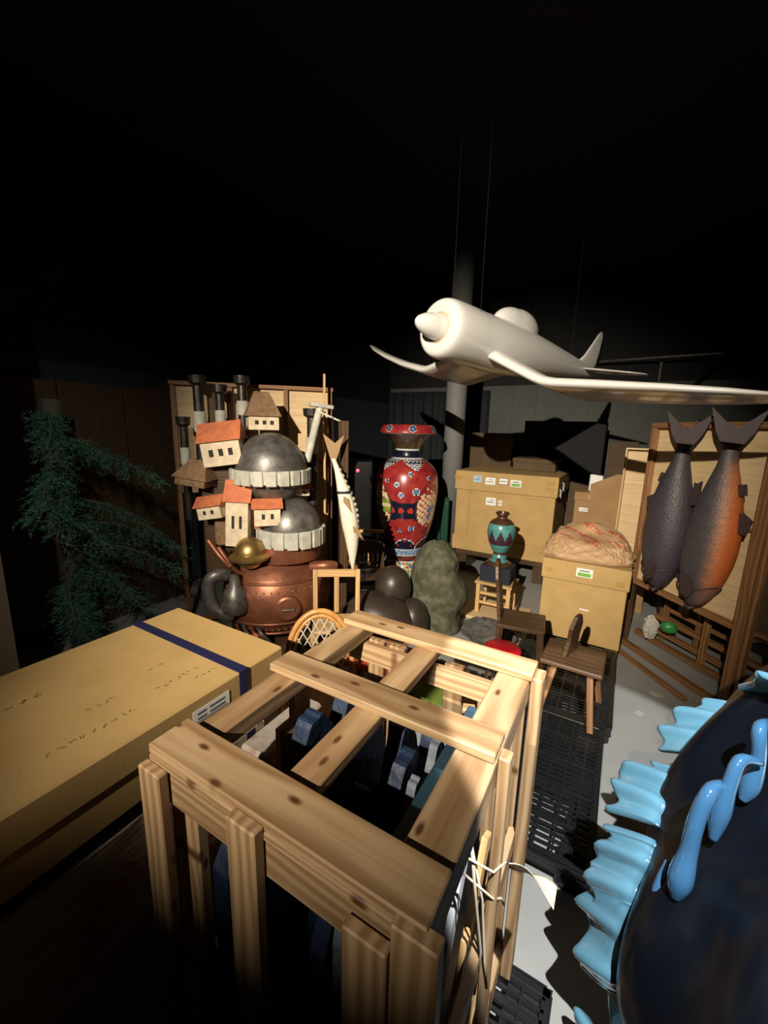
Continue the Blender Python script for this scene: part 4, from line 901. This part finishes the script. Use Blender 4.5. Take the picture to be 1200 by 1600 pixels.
# pots: pale stone ring, iron dome
def pot(cx, cy, z, r_, hr, hd, nb):
    g = MB()
    g.lathe([(r_*.94, z), (r_*1.0, z+0.01), (r_*1.03, z+hr), (r_*.95, z+hr), (r_*.9, z)], 48)
    o_ = g.build('stone_ring', stonepale, bs, (cx, cy, 0))
    for k in range(nb):
        a = 2*pi*k/nb; M_ = frame((cx+r_*1.01*cos(a), cy+r_*1.01*sin(a), z+hr*.5), a)
        MB().box((0, 0, 0), (0.028, 2*pi*r_/nb*.80, hr*1.06), M_).build('ring_block', stonepale, o_, M=Matrix.Translation((-cx, -cy, 0)), bevel=0.004)
    MB().ell((0, 0, z+hr-0.01), (r_*.93, r_*.93, hd), 40, 24, fn=lambda d: 1+0.006*wob(d.x*9, d.y*9, d.z*9)).build('iron_dome', metal, bs, (cx, cy, 0), smooth=True)
pot(0.15, -0.05, 0.93, 0.27, 0.135, 0.26, 16)
pot(0.0, 0.0, 1.44, 0.31, 0.11, 0.30, 20)
MB().lathe([(0.26, 1.06), (0.27, 1.1), (0.27, 1.40), (0.29, 1.44), (0, 1.44)], 40).build('brick_drum', mat('brick_red', (0.36, 0.15, 0.07), 0.8, c2=(0.24, 0.1, 0.05), scale=30, bump=0.6), bs, (-0.03, 0.12, 0.0), smooth=False)
MB().lathe([(0.30, 0.80), (0.31, 0.93), (0.2, 0.935), (0, 0.935)], 40).build('neck', copper, bs, (0.10, 0.0, 0.0))
# houses
def house(x, y, z, w_, d_, h, rh, rz, tilt, wallm, roofm, hip=False, win=2):
    M_ = frame((x, y, z), rz) @ Euler((0, tilt, 0)).to_matrix().to_4x4()
    hb = MB().box((0, 0, h/2), (w_, d_, h)).build('house_wall', wallm, bs, M=M_, bevel=0.003)
    e = 0.02; iw = 0.25*w_ if hip else w_/2+e
    v = [(-w_/2-e, -d_/2-e, h), (w_/2+e, -d_/2-e, h), (w_/2+e, d_/2+e, h), (-w_/2-e, d_/2+e, h), (-iw, 0, h+rh), (iw, 0, h+rh)]
    MB().add(v, [(0, 1, 5, 4), (2, 3, 4, 5), (1, 2, 5), (3, 0, 4), (0, 3, 2, 1)]).build('house_roof', roofm, hb)
    for k in range(win):
        xx = (k+1)/(win+1)*w_-w_/2; MB().box((xx, -d_/2-0.002, h*.55), (w_*.11, 0.008, h*.28)).build('window', darkhole, hb)
    return hb
house(-0.34, -0.02, 1.58, 0.30, 0.18, 0.19, 0.15, radians(-12), radians(-8), plaster, terracotta, win=3)
house(-0.06, 0.12, 1.86, 0.24, 0.20, 0.11, 0.20, radians(10), 0, plaster, shingle, hip=True, win=3)
house(-0.58, 0.0, 1.42, 0.24, 0.22, 0.06, 0.14, radians(-20), radians(8), shingle, shingle, hip=True, win=0)
house(-0.44, -0.12, 1.17, 0.20, 0.14, 0.10, 0.08, radians(-25), radians(-10), plaster, terracotta, win=2)
house(-0.27, -0.14, 0.95, 0.17, 0.16, 0.36, 0.16, radians(-8), radians(3), plaster, terracotta, win=2)
house(-0.04, -0.20, 1.12, 0.20, 0.14, 0.14, 0.07, radians(4), 0, plaster, terracotta, win=2)
house(0.22, 0.02, 1.32, 0.16, 0.12, 0.06, 0.06, radians(15), radians(5), plaster, terracotta, win=2)
house(-0.22, -0.36, 0.14, 0.14, 0.12, 0.07, 0.05, radians(-12), 0, plaster, terracotta, win=1)
MB().ell((-0.18, -0.24, 0.90), (0.12, 0.12, 0.13), 30, 18).build('brass_dome', brass, bs, smooth=True)
MB().lathe([(0.0, 0.86), (0.16, 0.86), (0.165, 0.88), (0.13, 0.905), (0, 0.906)], 32).build('brass_rim', brass, bs, (-0.18, -0.24, 0.0))
MB().box((-0.32, 0.14, 1.12), (0.46, 0.24, 0.98)).build('core_block', darkwood, bs, bevel=0.01)
MB().box((-0.30, -0.02, 1.05), (0.30, 0.16, 0.24)).build('core_ledge', shingle, bs, bevel=0.01)
# pipes and chimneys
def pipe(pts, r_, m_=metal, nm='pipe'): MB().tube(spl(pts, 7), r_, 14).build(nm, m_, bs, smooth=True)
pipe([(-0.36, -0.22, 0.72), (-0.44, -0.26, 0.74), (-0.50, -0.26, 0.66), (-0.48, -0.26, 0.50), (-0.40, -0.27, 0.42), (-0.32, -0.26, 0.40)], 0.052)
MB().lathe([(0.05, 0.42), (0.10, 0.45), (0.11, 0.52), (0.09, 0.57), (0.085, 0.62), (0.05, 0.65), (0.03, 0.75), (0, 0.75)], 28).build('flask_valve', metal, bs, (-0.30, -0.30, 0.0), smooth=True)
pipe([(-0.42, -0.2, 0.95), (-0.34, -0.24, 0.83), (-0.28, -0.22, 0.74), (-0.2, -0.2, 0.70)], 0.018, copper)
pipe([(-0.50, -0.15, 1.0), (-0.40, -0.2, 0.86), (-0.32, -0.26, 0.80)], 0.022, copper)
pipe([(0.30, -0.20, 0.74), (0.42, -0.25, 0.76), (0.50, -0.22, 0.74)], 0.045, copper)
for (x, y, z0, z1, r_) in ((-0.56, 0.22, 1.3, 2.28, .045), (-0.40, 0.26, 1.5, 2.22, .04), (-0.22, 0.28, 1.6, 2.30, .045), (-0.68, 0.18, 1.1, 1.95, .035), (0.36, 0.20, 1.2, 2.05, .05)):
    cst = MB().lathe([(r_, z0), (r_*.9, z1-0.08), (r_*1.5, z1-0.06), (r_*1.6, z1), (r_*.8, z1), (r_*.8, z1-0.03), (0, z1-0.03)], 20).build('chimney', darkmetal, bs, (x, y, 0), smooth=False)
    MB().lathe([(r_*1.1, z0+(z1-z0)*.55), (r_*1.12, z0+(z1-z0)*.7), (r_, z0+(z1-z0)*.71), (r_, z0+(z1-z0)*.54)], 20).build('pale_sleeve', stonepale, cst)
pipe([(0.30, 0.05, 1.6), (0.36, 0.05, 1.85), (0.42, 0.06, 2.08)], 0.032, stonepale, 'mast')
bar(bs, 'mast_platform', (0.33, 0.04, 2.08), (0.52, 0.08, 2.06), 0.08, 0.03, stonepale)
bar(bs, 'mast_arm', (0.40, 0.02, 2.02), (0.62, 0.0, 1.93), 0.016, 0.016, stonepale)
for k in range(7):
    a = random.uniform(0, 6); x = -0.46+0.05*k
    pipe([(x, -0.22, 0.30+0.02*sin(a)), (x+0.04, -0.34, 0.26), (x+0.10, -0.35, 0.20+0.02*cos(a)), (x+0.12, -0.3, 0.13)], 0.016, copper if k % 2 else metal)
# backing case
bp = thing('open_case', 'pale plywood case back with brown battens behind the boiler sculpture', 'case', (-2.53, 2.50, 0.0), radians(45))
for (x0, x1) in ((-0.80, -0.34), (-0.33, 0.14), (0.15, 0.55)): MB().box(((x0+x1)/2, 0.50, 1.12 if x0 > -.5 else 1.75), (x1-x0, 0.012, 2.2 if x0 > -.5 else 0.94)).build('plywood_sheet', ply, bp)
for x in (-0.80, -0.335, 0.145, 0.55): plank(bp, 'batten', (x-0.02, x+0.02), (0.455, 0.493), (0.0, 2.22), brownwood)
for z in (0.05, 1.55): plank(bp, 'cross_batten', (-0.78, 0.53), (0.43, 0.454), (z, z+0.04), brownwood)
plank(bp, 'top_batten', (-0.83, 0.58), (0.45, 0.51), (2.221, 2.255), brownwood)
plank(bp, 'corner_post', (0.56, 0.63), (-0.12, -0.02), (0.0, 1.95), darkwood)
plank(bp, 'corner_post', (0.47, 0.49), (0.30, 0.32), (0.9, 2.36), palewood)
plank(bp, 'side_board', (0.62, 0.76), (-0.02, 0.01), (0.0, 0.66), brownwood)
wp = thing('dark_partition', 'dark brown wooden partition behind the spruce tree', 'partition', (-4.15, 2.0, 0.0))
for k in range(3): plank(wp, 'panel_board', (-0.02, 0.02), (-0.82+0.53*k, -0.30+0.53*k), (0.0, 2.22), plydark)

# ------------------------------------------------------------------ pale hanging sturgeon
sM = Matrix.Translation((-2.53, 2.50, 0)) @ Matrix.Rotation(radians(45), 4, 'Z')
sg = thing('pale_sturgeon', 'long white bellied sturgeon hanging head down beside the boiler sculpture', 'fish', M=sM @ Matrix.Translation((0.655, -0.22, 0.70)) @ Matrix.Rotation(radians(-4), 4, 'Y'))
sp_ = spl([(0.0, .12), (.06, .28), (.14, .48), (.22, .66), (.3, .8), (.42, 1.0), (.55, .98), (.68, .8), (.8, .55), (.9, .34), (1.0, .24)], 5)
def sgf(u, v):
    k = min(int(v*(len(sp_)-1)+1e-6), len(sp_)-1); s_, w_ = sp_[k]; a = 2*pi*u
    return (0.075*w_*cos(a)+0.05*sin(pi*s_)-0.10*s_, 0.075*w_*sin(a), s_*0.96)
MB().grid(sgf, 28, len(sp_)-1).build('fish_body', vcol('sturgeon_skin', 0.45, bump=.2, noise=.12), sg, smooth=True,
    colfn=lambda c: tuple(Vector((0.70, 0.66, 0.55)).lerp(Vector((0.07, 0.075, 0.065)), 1/(1+exp(-(c.x-(0.05*sin(pi*c.z/.96)-0.10*c.z/.96)-0.048)/0.006)))))
for k in range(13):
    s_ = 0.30+0.05*k; kk = min(int(s_*(len(sp_)-1)), len(sp_)-1); w_ = sp_[kk][1]
    MB().ell((0.05*sin(pi*s_)-0.10*s_+0.062*w_, -0.05*w_, s_*0.96), (0.014, 0.012, 0.016), 8, 6).build('scute', mat('scute', (0.32, 0.33, 0.26), 0.5), sg, smooth=True)
MB().prism([(-0.02, 0), (0.02, 0), (0.10, .20), (0.02, .14), (-0.07, .22)], 0.008, Matrix.Rotation(pi/2, 4, 'X')).build('tail_fin', mat('tan_fin', (0.30, 0.19, 0.09), 0.6), sg, (-0.10, 0, 0.94))
for (x, z, a) in ((0.01, 0.36, 0.3), (-0.05, 0.62, 0.1)): MB().prism([(0, 0), (0.035, -.03), (0.045, -.15), (-0.01, -.05)], 0.006, Matrix.Rotation(pi/2, 4, 'X')).build('pectoral_fin', MATS['tan_fin'], sg, (x, -0.078, z+0.04), (0, -a, 0))
for z in (0.66, 0.67): MB().tube([(0.05*sin(pi*z/.96)-0.10*z/.96+0.068*cos(t), 0.068*sin(t), z+0.02) for t in [2*pi*k/24 for k in range(24)]], 0.004, 6, closed=True).build('rope', darkmetal, sg)
MB().tube([(-0.10, 0, 0.95), (-0.09, 0.02, 1.1), (-0.07, 0.10, 1.28)], 0.005, 6).build('rope', darkmetal, sg)

# ------------------------------------------------------------------ spruce tree
tr = thing('spruce_tree', 'dim green spruce tree with drooping branches at the left', 'tree', (-3.75, 1.50, 0.0))
MB().tube([(0, 0, 0), (0.02, 0.01, 0.7), (-0.03, 0.0, 1.4), (-0.05, 0.02, 2.05)], [0.085, 0.075, 0.07, 0.06], 14).build('trunk', bark, tr, smooth=True)
fol = MB(); rnd = random.Random(3)
for k in range(17):
    z = 0.45+0.093*k; a = rnd.uniform(-0.9, 1.6); ln = rnd.uniform(0.5, 0.85)*(1.0 if z < 1.7 else 0.7)
    d = Vector((cos(a), sin(a), 0)); pts = []
    for i in range(9):
        t = i/8; pts.append(Vector((0, 0, z))+d*(ln*t)+Vector((0, 0, 0.12*t-0.34*t*t))+Vector((0.02*sin(t*5+k), 0.02*cos(t*4+k), 0)))
    MB().tube(pts, [0.012*(1-i/9)+0.002 for i in range(9)], 6).build('branch', bark, tr, smooth=True)
    for i in range(1, 9):
        for tw_ in range(11):
            p = pts[i-1].lerp(pts[i], rnd.random()); sd = d.cross(Vector((0, 0, 1)))*rnd.choice((-1, 1))
            dv = (sd*rnd.uniform(.4, 1)+d*rnd.uniform(.2, .8)+Vector((0, 0, rnd.uniform(-.9, .1)))).normalized(); tl = rnd.uniform(0.07, 0.18)
            for n_ in range(16):
                q = p+dv*(tl*n_/16)+Vector((0, 0, -0.03*(n_/16)**2)); nd = (dv*.7+Vector((rnd.uniform(-1, 1), rnd.uniform(-1, 1), rnd.uniform(-1, 1)))).normalized()
                s2 = nd.cross(Vector((rnd.uniform(-1, 1), rnd.uniform(-1, 1), .3))).normalized()*0.003; e = q+nd*0.032
                fol.add([q-s2, q+s2, e], [(0, 1, 2)])
o = fol.build('needles', needle, tr); o['kind'] = 'stuff'

# ------------------------------------------------------------------ black cabinet with a red indicator
cb = thing('black_cabinet', 'tall glossy black cabinet with a red indicator light left of the vase', 'cabinet', (-2.98, 4.25, 0.0), radians(30))
glb = mat('gloss_black', (0.006, 0.006, 0.007), 0.25)
MB().box((0, 0, 0.75), (0.62, 0.4, 1.5)).build('cabinet_body', glb, cb, bevel=0.006)
MB().box((0, -0.206, 0.75), (0.58, 0.012, 1.44)).build('cabinet_door', glb, cb, bevel=0.003)
MB().lathe([(0.018, 0), (0.018, 0.012), (0, 0.016)], 16, Matrix.Rotation(pi/2, 4, 'X')).build('indicator_lamp', mat('red_led', (1.0, 0.02, 0.03), 0.3, emit=12.0), cb, (0.137, -0.212, 1.39))

# added dark curtain that darkens the lit back wall, left of the column
dc = MB().grid(lambda u, v: (2.1*u, 0.035*sin(u*60)+0.02*sin(u*23), 2.6*(1-v)+0.02), 130, 6).build('added_curtain', mat('curtain_blue_black', (0.012, 0.017, 0.022), 0.85), None, (-4.36, 7.70, 0.0), smooth=True, solid=0.01)
tag(dc, 'blue black pleated curtain added to darken the back wall left of the column', 'curtain')

simple_box('added_shade_box', 'low dark box added for the shade behind the timber stack', (1.15, 5.15, 0.0), (1.3, 0.6, 0.95), card_shade, lid=0.08)  # added dark box standing in for the shade under the panel
# paper scraps on the floor between the timber and the wave sculpture
for k, (x, y, a, sz) in enumerate(((0.42, 3.42, 0.4, 0.07), (0.30, 3.10, 1.1, 0.045), (0.55, 3.15, 0.2, 0.035), (0.62, 3.75, 0.8, 0.03))):
    g = MB().grid(lambda u, v: ((u-.5)*sz*1.3, (v-.5)*sz, 0.003+0.004*sin(u*5+k)*v), 4, 4).build('paper_scrap', mat('scrap_paper', (0.42, 0.42, 0.36), 0.8), None, (x, y, 0.0), (0, 0, a), solid=0.0008)
    tag(g, ['largest torn paper scrap on the floor before the fish panel', 'paper scrap on the floor nearest the pallet edge', 'small paper scrap on the floor nearest the wave fins', 'tiny paper scrap on the floor beside the base beam'][k], 'scrap', 'paper scraps on the floor')
